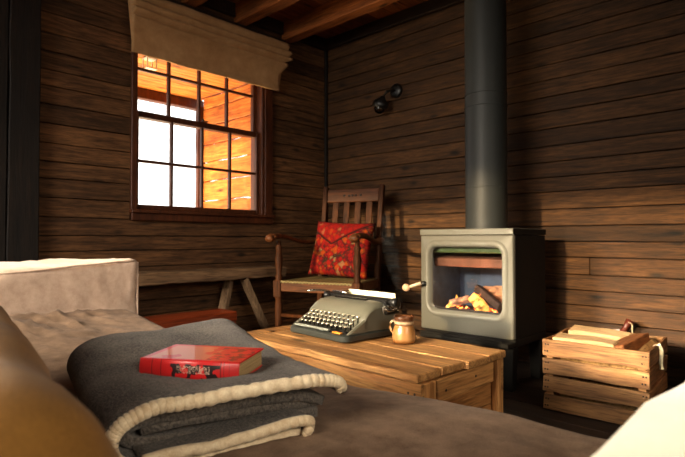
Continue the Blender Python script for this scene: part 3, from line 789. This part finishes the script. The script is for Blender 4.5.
# ------------------------------------------------------------------ mug
t = thing('stoneware_mug', 'golden brown stoneware mug beside the typewriter on the table', 'mug', (1.858, -1.480, .3605), R(0))
m, nt, b, o = new_mat('stoneware_glaze'); tc = nt.nodes.new('ShaderNodeTexCoord'); sx = nt.nodes.new('ShaderNodeSeparateXYZ'); nt.links.new(tc.outputs['Object'], sx.inputs[0])
n = N(nt, 'ShaderNodeTexNoise'); n.inputs['Scale'].default_value = 60; nt.links.new(tc.outputs['Object'], n.inputs['Vector'])
zz = math_n(nt, 'ADD', math_n(nt, 'MULTIPLY', sx.outputs['Z'], 10.5), math_n(nt, 'MULTIPLY', n.outputs['Fac'], .06))
r = ramp(nt, [(0, lin((60, 30, 12))), (.10, lin((120, 74, 32))), (.2, lin((150, 110, 66))), (.62, lin((130, 88, 46))), (.66, lin((84, 46, 20))), (.74, lin((180, 160, 130))), (.80, lin((70, 42, 26))), (.94, lin((70, 40, 20)))]); nt.links.new(zz, r.inputs[0])
nt.links.new(r.outputs[0], b.inputs['Base Color']); b.inputs['Roughness'].default_value = .25; bump(nt, b, n.outputs['Fac'], .15, .002); MUG = m
bm = B(); lathe(bm, [(0, 0), (.033, 0), (.0375, .004), (.0385, .016), (.037, .036), (.032, .054), (.030, .058), (.0315, .062), (.031, .072), (.034, .084), (.0335, .087), (.031, .086), (.028, .072), (.028, .060), (.033, .036), (.034, .012), (.0, .008)], 32); obj('mug_body', bm, [MUG], t)
bm = B(); a = R(200)
P = [(.029, .068), (.040, .069), (.047, .060), (.048, .048), (.043, .036), (.036, .030)]
tube(bm, [(math.cos(a)*r_, math.sin(a)*r_, z_) for r_, z_ in P], .005, 10, flat=(1.3, .8)); obj('mug_handle', bm, [MUG], t)
bm = B(); lathe(bm, [(0, .0702), (.0275, .0702), (.0275, .069), (0, .069)], 24); obj('coffee', bm, [plain('coffee', lin((52, 28, 12)), rough=.1)], t)

# steam rising from the mug
m = bpy.data.materials.new('steam'); m.use_nodes = True; nt = m.node_tree; nt.nodes.clear()
o_ = nt.nodes.new('ShaderNodeOutputMaterial'); vs_ = nt.nodes.new('ShaderNodeVolumeScatter'); vs_.inputs['Color'].default_value = (1, 1, 1, 1); tc = nt.nodes.new('ShaderNodeTexCoord')
n = N(nt, 'ShaderNodeTexNoise'); n.inputs['Scale'].default_value = 38; n.inputs['Detail'].default_value = 3; n.inputs['Distortion'].default_value = 1.5; nt.links.new(tc.outputs['Object'], n.inputs['Vector'])
nt.links.new(math_n(nt, 'MULTIPLY', math_n(nt, 'MAXIMUM', math_n(nt, 'SUBTRACT', n.outputs['Fac'], .47), 0.0), 4.0), vs_.inputs['Density']); nt.links.new(vs_.outputs[0], o_.inputs['Volume'])
bm = B(); pts = []; rr = []
for k in range(22):
    f = k/21; pts.append((-.055*f-.018*math.sin(f*5)*f, -.05*f+.012*math.sin(f*4), .33*f)); rr.append(.008+.026*f*math.sin(min(1, f*1.05)*PI*.93+.0)+.006*f)
tube(bm, pts, rr, 14)
o = obj('steam', bm, [m]); o.location = (1.858, -1.480, .452)
tag(o, 'faint wisp of steam curling up from the stoneware mug', 'steam', kind='stuff')

# ------------------------------------------------------------------ firewood crate
CR = R(3.2)
t = thing('wooden_crate', 'slatted wooden crate full of firewood beside the stove', 'crate', (2.010, -.737, 0), CR)
CW, CD, CH = .384, .39, .288
zsl = [(.004, .066), (.078, .140), (.150, .212), (.224, .288)]
for nm, (xa, xb, ya, yb) in {'f': (0, CW, 0, .011), 'b': (0, CW, CD-.011, CD)}.items():
    for z0, z1 in zsl:
        bm = B(); plank(bm, xa, xb, ya, yb, z0, z1, .002, .0022, .03)
        if nm == 'f':
            for xx in (.012, .022, CW-.012, CW-.022):
                for dz in (.018, .045): lathe(bm, [(0, 0), (.0035, 0), (.003, .0012), (0, .0012)], 8, T(xx+(dz-.03)*.1, -.0015, z0+dz) @ RX(PI/2), mi=1)
        obj('slat', bm, [W_CRATE, NAIL], t)
for xa, xb in ((.0, .011), (CW-.011, CW)):
    for z0, z1 in zsl:
        bm = B(); plank(bm, xa, xb, .0125, CD-.0125, z0, z1, .002, .0022, .03); obj('slat', bm, [W_CRATEY], t)
for (xx, yy) in ((.0125, .0125), (CW-.0395, .0125), (.0125, CD-.0395), (CW-.0395, CD-.0395)):
    bm = B(); plank(bm, xx, xx+.027, yy, yy+.027, .0, .272, .002, .001, .05); obj('corner_post', bm, [W_CRATE], t)
bm = B(); plank(bm, .0125, CW-.0125, .0125, CD-.0125, .0, .010, .001, .001, .05); obj('crate_bottom', bm, [W_CRATE], t)
bm = B(); tube(bm, [(CW-.014, .165, .280), (CW+.006, .165, .292), (CW+.014, .163, .27), (CW+.012, .160, .22), (CW+.015, .158, .198)], [.004, .006, .007, .007, .008], 10); obj('rope_handle', bm, [cloth('white_rope', lin((235, 228, 205)), lin((200, 190, 160)), 120)], t)
def clog(p0, p1, r, mat, label, seed, tri=4, hh=None):
    M = T(2.010, -.737, 0) @ RZ(CR)
    o = split_log('firewood_log', M @ Vector(p0), M @ Vector(p1), r, mat, label, 'firewood in the crate', seed, tri, 'firewood'); return o
def cblock(p, dims, rot, mat, label):
    bm = B(); plank(bm, -dims[0]/2, dims[0]/2, -dims[1]/2, dims[1]/2, -dims[2]/2, dims[2]/2, .004, .003, .04)
    o = obj('firewood_log', bm, [mat]); o.matrix_world = T(2.010, -.737, 0) @ RZ(CR) @ T(*p) @ Matrix.Rotation(rot[2], 4, 'Z') @ RY(rot[1]) @ RX(rot[0])
    tag(o, label, 'firewood', 'firewood in the crate'); return o
cblock((.150, .065, .276), (.235, .085, .05), (R(4), R(1), R(-3)), W_LOG, 'flat pale split log just inside the front slats of the crate')
cblock((.155, .250, .282), (.235, .07, .05), (R(14), R(2), R(-4)), W_LOG, 'pale split log with a square back edge, highest in the crate')
cblock((.155, .162, .258), (.24, .08, .045), (R(-6), R(0), R(-2)), W_LOGB.copy(), 'brownish split log between the two pale ones in the crate')
cblock((.285, .150, .278), (.075, .25, .045), (R(3), R(-12), R(-10)), W_LOGB, 'dark orange brown board like log lying towards the back of the crate')
clog((.335, .06, .235), (.345, .30, .262), .034, W_BARK, 'rough barked round log beside the rope handle', 21, 9)
clog((.05, .10, .185), (.33, .12, .18), .045, W_BARK, 'bark covered log seen through the gap below the top slat', 22, 8)
clog((.05, .25, .19), (.30, .26, .19), .04, W_LOG, 'pale log buried at the back of the crate', 23, 6)
clog((.05, .09, .07), (.33, .10, .07), .05, W_BARK, 'lowest bark covered log at the bottom of the crate front', 24, 8)
clog((.05, .25, .07), (.33, .26, .07), .055, W_BARK, 'lowest log at the bottom of the crate back', 25, 8)

# bellows behind the crate
t = thing('fireplace_bellows', 'small dark red leather bellows with a cord loop behind the crate', 'bellows', (2.07, -.22, .002))
LEATH = plain('dark_red_leather', lin((88, 34, 20)), rough=.4, nz=.3)
Mb2 = RZ(R(0)) @ T(-.06, .10, 0) @ RY(R(28)) @ RX(R(-12))
def bell_board(bm, y, thick):
    tt = bmesh.new(); P = []
    for k in range(28):
        a = 2*PI*k/28; rx = .085*(1-.28*math.sin(a)*.5); P.append((rx*math.cos(a), .17+.115*math.sin(a)))
    A = [tt.verts.new((x, y, z)) for x, z in P]; Bv = [tt.verts.new((x, y+thick, z)) for x, z in P]
    tt.faces.new(A); tt.faces.new(Bv[::-1])
    for k in range(28): tt.faces.new((A[k], Bv[k], Bv[(k+1) % 28], A[(k+1) % 28]))
    bmesh.ops.recalc_face_normals(tt, faces=tt.faces[:]); merge(bm, tt, Mb2)
bm = B(); bell_board(bm, -.05, .010); bell_board(bm, -.005, .010)
for yy in (-.045, .0): tube(bm, [(0, yy, .27), (0, yy, .31), (0, yy, .345)], [.016, .012, .019], 12, M=Mb2)
obj('bellows_board', bm, [LEATH], t)
bm = B(); bell_board(bm, -.038, .032); bmesh.ops.scale(bm, vec=(.97, 1, .97), verts=bm.verts); obj('leather_sides', bm, [BLACK], t)
bm = B(); tube(bm, [(0, -.02, .07), (0, -.02, .03), (0, -.02, .0)], [.014, .009, .007], 12, M=Mb2); obj('nozzle', bm, [BRASS], t)
bm = B(); tube(bm, [(0, -.06, .335), (.02, -.075, .335), (.04, -.07, .30), (.05, -.065, .27)], .003, 8, M=Mb2); obj('cord_loop', bm, [cloth('pale_cord', lin((210, 190, 150)))], t)

# ------------------------------------------------------------------ sofa
t = thing('sofa', 'large cream linen sofa with brown velvet seat in the foreground', 'sofa', (0, 0, 0))
def dl(p, n):   # left arm: soft, sagging towards the back on its inner side
    w = fbm(p, 5)*.008+fbm(Vector((p.x*3, p.y*9, p.z*3)), 3)*.004
    p = p+n*w
    if p.z > .35:
        k = (p.z-.35)/.28; s = max(0, min(1, (-2.10-p.y)/.45))
        inner = max(0, min(1, (p.x-.95)/.17))
        p.z -= k*s*inner*.035
    return p
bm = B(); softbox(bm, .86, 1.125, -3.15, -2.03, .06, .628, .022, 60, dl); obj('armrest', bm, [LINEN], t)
bm = B(); pts = []
for i in range(40):
    f = i/39; y = -2.045-f*1.05; s = max(0, min(1, (-2.10-y)/.45)); pts.append((1.122, y, .622-s*.033+fbm(Vector((1, y, 2)), 5)*.004))
tube(bm, pts, .0035, 8); tube(bm, [(1.118, -2.034, .62), (1.12, -2.034, .4), (1.118, -2.034, .1)], .0035, 8); obj('piping', bm, [LINEN], t)
def dr(p, n):
    return p+n*(fbm(p, 4)*.008)
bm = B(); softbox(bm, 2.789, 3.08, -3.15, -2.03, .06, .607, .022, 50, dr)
ra = obj('armrest', bm, [LINEN_SUNLIT], t); ra['label'] = 'cream white armrest in bright sunlight'
bm = B(); softbox(bm, 1.125, 2.782, -3.17, -2.97, .06, .675, .04, 50, dr); obj('sofa_back', bm, [LINEN], t)
bm = B(); softbox(bm, 1.12, 2.77, -3.0, -2.10, .06, .29, .01, 40); obj('sofa_base', bm, [LINEN], t)
ZT = [(1.0, .468), (1.2, .462), (1.42, .438), (1.8, .415), (2.2, .414), (2.35, .425), (2.6, .430), (3, .425)]
def zt(x):
    for (a, za), (b_, zb) in zip(ZT, ZT[1:]):
        if x <= b_: return za+(zb-za)*(x-a)/(b_-a)
    return .43
def ds(p, n):
    k = max(0, (p.z-.30)/.13)
    z = p.z
    if z > .30:
        p.z = .30+(z-.30)*((zt(p.x)-.30)/.13)
        p.z += k*.012*max(0, math.sin((p.y+3.0)/.95*PI))
    w = fbm(Vector((p.x*1.2, p.y*1.2, p.z)), 4)*.006
    # creases at the left end where the cushion meets the arm
    c = max(0, min(1, (1.75-p.x)/.45))
    rid = 1-abs(noise.noise(Vector((p.x*4+p.y*3, p.y*16-p.x*5, 3.1))))*2
    w += c*max(0, rid)**3*.018*k*min(1, max(0, (-2.15-p.y)/.15)) + c*fbm(Vector((p.x*6, p.y*20, 0)), 1)*.006*k*min(1, max(0, (-2.12-p.y)/.15))
    p = p+n*w if n.z < .9 else p+Vector((0, 0, w))
    return p
bm = B(); softbox(bm, 1.13, 2.78, -2.965, -2.065, .28, .43, .045, 120, ds); o = obj('seat_cushion', bm, [VELVET], t); o['label'] = 'brown velvet seat cushion'
for (fx, fy) in ((.93, -2.1), (3.0, -2.1), (.93, -3.1), (3.0, -3.1)):
    bm = B(); lathe(bm, [(.02, 0), (.026, .065)], 14, T(fx, fy, 0)); obj('leg', bm, [W_CHAIR], t)

# ochre cushion near the camera
bm = B(); softbox(bm, -.50, .43, -.13, .13, -.10, .085, .055, 40, lambda p, n: p+n*fbm(p, 5)*.008)
o = obj('ochre_cushion', bm, [OCHRE]); o.matrix_world = T(2.225, -2.808, .543) @ RZ(R(-8.8)) @ RX(R(4))
OC = o
tag(o, 'ochre velvet cushion leaning on the sofa back at the photo\'s left edge', 'cushion')

# ------------------------------------------------------------------ folded blanket
t = thing('wool_blanket', 'folded charcoal grey wool blanket with cream binding on the sofa seat', 'blanket', (2.288, -2.607, .440), R(-14))
def sheet(bm, path, u0, u1, th, nu=40, ns=.004, seed=0, taper=None, hf=None):
    """cloth layer: path in the (v, w) plane swept along u, with thickness"""
    n = len(path); t_ = bmesh.new(); top = []; bot = []
    nr = []
    for i in range(n):
        a = Vector(path[max(i-1, 0)]); c = Vector(path[min(i+1, n-1)]); d = (c-a).normalized(); nr.append(Vector((-d.y, d.x)))
    for j in range(nu+1):
        u = u0+(u1-u0)*j/nu; ra = []; rb = []
        for i, (v, w) in enumerate(path):
            h = hf(u, v, w) if hf else 0
            d = fbm(Vector((u, v*1.0, w+seed)), 11)*ns
            q = Vector((v, w+h))
            e1 = q+nr[i]*(th/2)+Vector((0, d)); e2 = q-nr[i]*(th/2)+Vector((0, d))
            ra.append(t_.verts.new((u, e1.x, e1.y))); rb.append(t_.verts.new((u, e2.x, e2.y)))
        top.append(ra); bot.append(rb)
    for j in range(nu):
        for i in range(n-1):
            t_.faces.new((top[j][i], top[j+1][i], top[j+1][i+1], top[j][i+1])); t_.faces.new((bot[j][i], bot[j][i+1], bot[j+1][i+1], bot[j+1][i]))
    for i in range(n-1):
        t_.faces.new((top[0][i], top[0][i+1], bot[0][i+1], bot[0][i])); t_.faces.new((top[nu][i+1], top[nu][i], bot[nu][i], bot[nu][i+1]))
    for j in range(nu):
        t_.faces.new((top[j+1][0], top[j][0], bot[j][0], bot[j+1][0])); t_.faces.new((top[j][n-1], top[j+1][n-1], bot[j+1][n-1], bot[j][n-1]))
    bmesh.ops.recalc_face_normals(t_, faces=t_.faces[:]); merge(bm, t_, None, 0, True)
def spl(pts, n=8):
    out = []
    for i in range(len(pts)-1):
        p0 = Vector(pts[max(i-1, 0)]); p1 = Vector(pts[i]); p2 = Vector(pts[i+1]); p3 = Vector(pts[min(i+2, len(pts)-1)])
        for k in range(n):
            s = k/n; out.append(tuple(.5*((2*p1)+(p2-p0)*s+(2*p0-5*p1+4*p2-p3)*s*s+(3*p1-p0-3*p2+p3)*s**3)))
    out.append(tuple(pts[-1])); return out
def hump(u, v, w):   # far corner rises, book presses a hollow
    k = max(0, min(1, (w-.02)/.04))
    h = .018*math.exp(-((u+.44)**2/.008+(v-.30)**2/.008))+.012*math.exp(-((u+.40)**2/.01+(v-.05)**2/.01))
    h += .010*math.sin((v+u*.4)*16)*max(0, -u/.45)*.5
    h -= .026*math.exp(-((u+.16)**2/.010+(v-.17)**2/.010))
    return h*k
top_path = spl([(.308, .046), (.296, .058), (.24, .064), (.12, .065), (.05, .062), (.012, .049), (.0, .024), (.014, .002), (.05, -.005), (.12, -.006), (.26, -.007)], 6)
bm = B(); sheet(bm, top_path, -.445, 0, .017, hf=hump, seed=1); obj('blanket_cloth', bm, [WOOL], t)
bm = B()
sheet(bm, spl([(.295, .022), (.24, .036), (.12, .041), (.04, .038), (.018, .026), (.04, .012), (.10, .008), (.285, .008)], 5), -.43, -.030, .013, seed=4, ns=.003)
sheet(bm, spl([(.29, .022), (.2, .026), (.04, .026)], 5), -.42, -.034, .012, seed=9, ns=.003)
sheet(bm, spl([(.36, .0), (.2, -.004), (.26, -.008)], 3), -.44, -.02, .010, seed=9, ns=.002) if False else None
obj('inner_folds', bm, [WOOL], t)
def binding(path, u, r, name, hf=None, seed=0, n2=5):
    pts = []; rr = []
    L = path
    for i in range(len(L)-1):
        for k in range(n2):
            s = k/n2; v = L[i][0]*(1-s)+L[i+1][0]*s; w = L[i][1]*(1-s)+L[i+1][1]*s
            h = hf(u, v, w) if hf else 0
            idx = i*n2+k
            d = fbm(Vector((u, v, w+1)), 11)*.004
            rip = math.sin(idx*1.25+2*noise.noise(Vector((idx*.3, seed, 0))))
            pts.append((u+.0007*rip, v, w+h+d)); rr.append(r*(1+.05*rip))
    bm = B(); tube(bm, pts, rr, 12, flat=(1.0, 1.0)); return obj(name, bm, [SATIN], t)
binding(top_path, -.001, .0090, 'binding', hump, 1)['label'] = 'cream satin edge binding'
low = spl([(.242, -.004), (.248, .006), (.238, .014), (.15, .011), (.03, .006)], 6)
bm = B(); sheet(bm, low, -.40, .012, .010, seed=7, ns=.001); obj('inner_folds', bm, [WOOL], t)
binding(low, .012, .0072, 'binding', None, 3)

# ------------------------------------------------------------------ book
BR = math.atan2(.082, .131)
t = thing('red_book', 'worn red hardback book with black and silver decorated spine on blanket', 'book', (2.128, -2.497, .494), BR)
m, nt, b, o = new_mat('red_book_cloth'); tc = nt.nodes.new('ShaderNodeTexCoord'); sx = nt.nodes.new('ShaderNodeSeparateXYZ'); nt.links.new(tc.outputs['Object'], sx.inputs[0])
n1 = N(nt, 'ShaderNodeTexNoise'); n1.inputs['Scale'].default_value = 75; n1.inputs['Detail'].default_value = 3; nt.links.new(tc.outputs['Object'], n1.inputs['Vector'])
n2 = N(nt, 'ShaderNodeTexNoise'); n2.inputs['Scale'].default_value = 110; n2.inputs['Distortion'].default_value = 2.5; nt.links.new(tc.outputs['Object'], n2.inputs['Vector'])
n3 = N(nt, 'ShaderNodeTexNoise'); n3.inputs['Scale'].default_value = 16; n3.inputs['Detail'].default_value = 4; nt.links.new(tc.outputs['Object'], n3.inputs['Vector'])
def band(s, a, c_): return math_n(nt, 'MULTIPLY', math_n(nt, 'GREATER_THAN', s, a), math_n(nt, 'LESS_THAN', s, c_))
red = mixc(nt, n3.outputs['Fac'], lin((160, 14, 18)), lin((216, 34, 34)))
spine = math_n(nt, 'LESS_THAN', sx.outputs['Y'], .0015)
blk = math_n(nt, 'MULTIPLY', math_n(nt, 'MULTIPLY', band(sx.outputs['X'], .050, .128), band(sx.outputs['Z'], .003, .0235)), math_n(nt, 'GREATER_THAN', n1.outputs['Fac'], .47))
c = mixc(nt, math_n(nt, 'MULTIPLY', blk, spine), red, lin((38, 20, 22)))
slv = math_n(nt, 'MULTIPLY', math_n(nt, 'MULTIPLY', band(sx.outputs['X'], .060, .112), band(sx.outputs['Z'], .010, .021)), band(n2.outputs['Fac'], .47, .545))
c = mixc(nt, math_n(nt, 'MULTIPLY', slv, spine), c, lin((200, 170, 150)))
for a, e in ((.0195, .021), (.034, .0355), (.128, .130), (.1335, .1345), (.142, .1425)):
    c = mixc(nt, math_n(nt, 'MULTIPLY', math_n(nt, 'MULTIPLY', band(sx.outputs['X'], a, e), spine), .75), c, lin((70, 12, 14)))
# cover: worn pale picture patch and dark lettering marks
cov = math_n(nt, 'MULTIPLY', math_n(nt, 'GREATER_THAN', sx.outputs['Z'], .026), band(sx.outputs['Y'], .008, .092))
pale = math_n(nt, 'MULTIPLY', math_n(nt, 'MULTIPLY', cov, band(sx.outputs['X'], .01, .10)), math_n(nt, 'GREATER_THAN', n3.outputs['Fac'], .44))
c = mixc(nt, math_n(nt, 'MULTIPLY', pale, .7), c, lin((190, 125, 88)))
drk = math_n(nt, 'MULTIPLY', math_n(nt, 'MULTIPLY', cov, band(sx.outputs['X'], .095, .155)), math_n(nt, 'GREATER_THAN', n1.outputs['Fac'], .54))
c = mixc(nt, math_n(nt, 'MULTIPLY', drk, .8), c, lin((70, 22, 24)))
nt.links.new(c, b.inputs['Base Color']); b.inputs['Roughness'].default_value = .42; b.inputs['Coat Weight'].default_value = .15; bump(nt, b, n1.outputs['Fac'], .08, .001); REDB = m
BL, BD, BT = .157, .102, .029
bm = B(); box(bm, 0, BL, .002, BD, BT-.0025, BT, .0008); box(bm, 0, BL, .002, BD, 0, .0025, .0008)
tt = bmesh.new(); n = 12; A = []; Bv = []
for k in range(n+1):
    a = -PI/2-PI*k/n; A.append((.002+.0045*math.cos(a), BT/2+BT/2*math.sin(a)*-1))
ra = [[tt.verts.new((x, y, z)) for y, z in A] for x in (0, BL)]; rb = [[tt.verts.new((x, y+.002, z*.86+BT*.07)) for y, z in A] for x in (0, BL)]
for k in range(n):
    tt.faces.new((ra[0][k], ra[0][k+1], ra[1][k+1], ra[1][k])); tt.faces.new((rb[0][k], rb[1][k], rb[1][k+1], rb[0][k+1]))
    tt.faces.new((ra[0][k], rb[0][k], rb[0][k+1], ra[0][k+1])); tt.faces.new((ra[1][k], ra[1][k+1], rb[1][k+1], rb[1][k]))
bmesh.ops.recalc_face_normals(tt, faces=tt.faces[:]); merge(bm, tt, None, 0, True)
obj('cover', bm, [REDB], t)
m, nt, b, o = new_mat('page_edges'); tc = nt.nodes.new('ShaderNodeTexCoord'); wv = nt.nodes.new('ShaderNodeTexNoise'); mp = nt.nodes.new('ShaderNodeMapping'); mp.inputs['Scale'].default_value = (6, 6, 1400); wv.inputs['Scale'].default_value = 1
nt.links.new(tc.outputs['Object'], mp.inputs[0]); nt.links.new(mp.outputs[0], wv.inputs['Vector']); r = ramp(nt, [(.3, lin((110, 84, 50))), (.7, lin((186, 156, 108)))]); nt.links.new(wv.outputs['Fac'], r.inputs[0]); nt.links.new(r.outputs[0], b.inputs['Base Color']); b.inputs['Roughness'].default_value = .8
bm = B(); box(bm, .003, BL-.003, .003, BD-.004, .0026, BT-.0026, 0); obj('pages', bm, [m], t)

# ------------------------------------------------------------------ light
def area(name, loc_, tgt, sx, sy, e, col, spread=180):
    l = bpy.data.lights.new(name, 'AREA'); l.shape = 'RECTANGLE'; l.size = sx; l.size_y = sy; l.energy = e; l.color = col; l.spread = R(spread)
    o = bpy.data.objects.new(name, l); COL.objects.link(o); o.location = loc_
    o.rotation_euler = (Vector(tgt)-Vector(loc_)).to_track_quat('-Z', 'Y').to_euler(); return o
w = bpy.data.worlds.new('sky'); SC.world = w; w.use_nodes = True
bg = w.node_tree.nodes['Background']; bg.inputs[0].default_value = (1, .97, .93, 1); bg.inputs[1].default_value = 2.6
# low sun through the wide window behind the sofa
area('window_sun', (1.42, -4.5, 1.30), (1.42+.29, -3.6, 1.30-.235), 2.15, .5, 13, (1, .86, .66), 14)
# sky light through the same window
area('window_sky', (1.7, -4.45, 1.5), (1.2, -1.5, .1), 1.6, .8, 27, (1, .88, .71), 78)
# added fill lamp on the east side; the wall there has no window
area('east_fill', (4.6, -2.5, 1.35), (2.0, -2.0, .1), 1.2, .9, 12, (1, .88, .72), 85)
area('porch_ceiling_fill', (-1.3, -1.4, .4), (-.6, -1.1, 1.87), 1.0, 1.0, 60, (1, .72, .36), 120)  # added lamp aimed upward to brighten the porch ceiling
l = bpy.data.lights.new('porch_sun', 'SUN'); l.energy = 5; l.color = (1, .74, .40); l.angle = R(2)
o = bpy.data.objects.new('porch_sun', l); COL.objects.link(o); o.rotation_euler = Vector((.03, .97, -.22)).to_track_quat('-Z', 'Y').to_euler()
l = bpy.data.lights.new('fire_glow', 'POINT'); l.energy = 1.2; l.color = (1, .45, .15); l.shadow_soft_size = .03
o = bpy.data.objects.new('fire_glow', l); COL.objects.link(o); o.location = (1.57, -.53, .47)

# ------------------------------------------------------------------ camera
cam = bpy.data.cameras.new('camera'); co = bpy.data.objects.new('camera', cam); COL.objects.link(co)
cam.sensor_width = 36; cam.lens = 36*515/685; cam.clip_start = .02
yaw, pit = R(43.43), R(1.17)
Fv = Vector((-math.sin(yaw)*math.cos(pit), math.cos(yaw)*math.cos(pit), math.sin(pit)))
Rv = Vector((math.cos(yaw), math.sin(yaw), 0)); Uv = Rv.cross(Fv)
Mx = Matrix((Rv, Uv, -Fv)).transposed().to_4x4(); Mx.translation = Vector((2.877, -2.85, .70)); co.matrix_world = Mx
cam.dof.use_dof = True; cam.dof.focus_distance = 1.2; cam.dof.aperture_fstop = 9
SC.camera = co
SC.view_settings.view_transform = 'Standard'; SC.view_settings.look = 'None'; SC.view_settings.gamma = 1; SC.view_settings.use_curve_mapping = False
SC.view_settings.exposure = 0
SC.cycles.use_denoising = True; SC.cycles.max_bounces = 8; SC.cycles.transparent_max_bounces = 16; SC.cycles.sample_clamp_indirect = 6
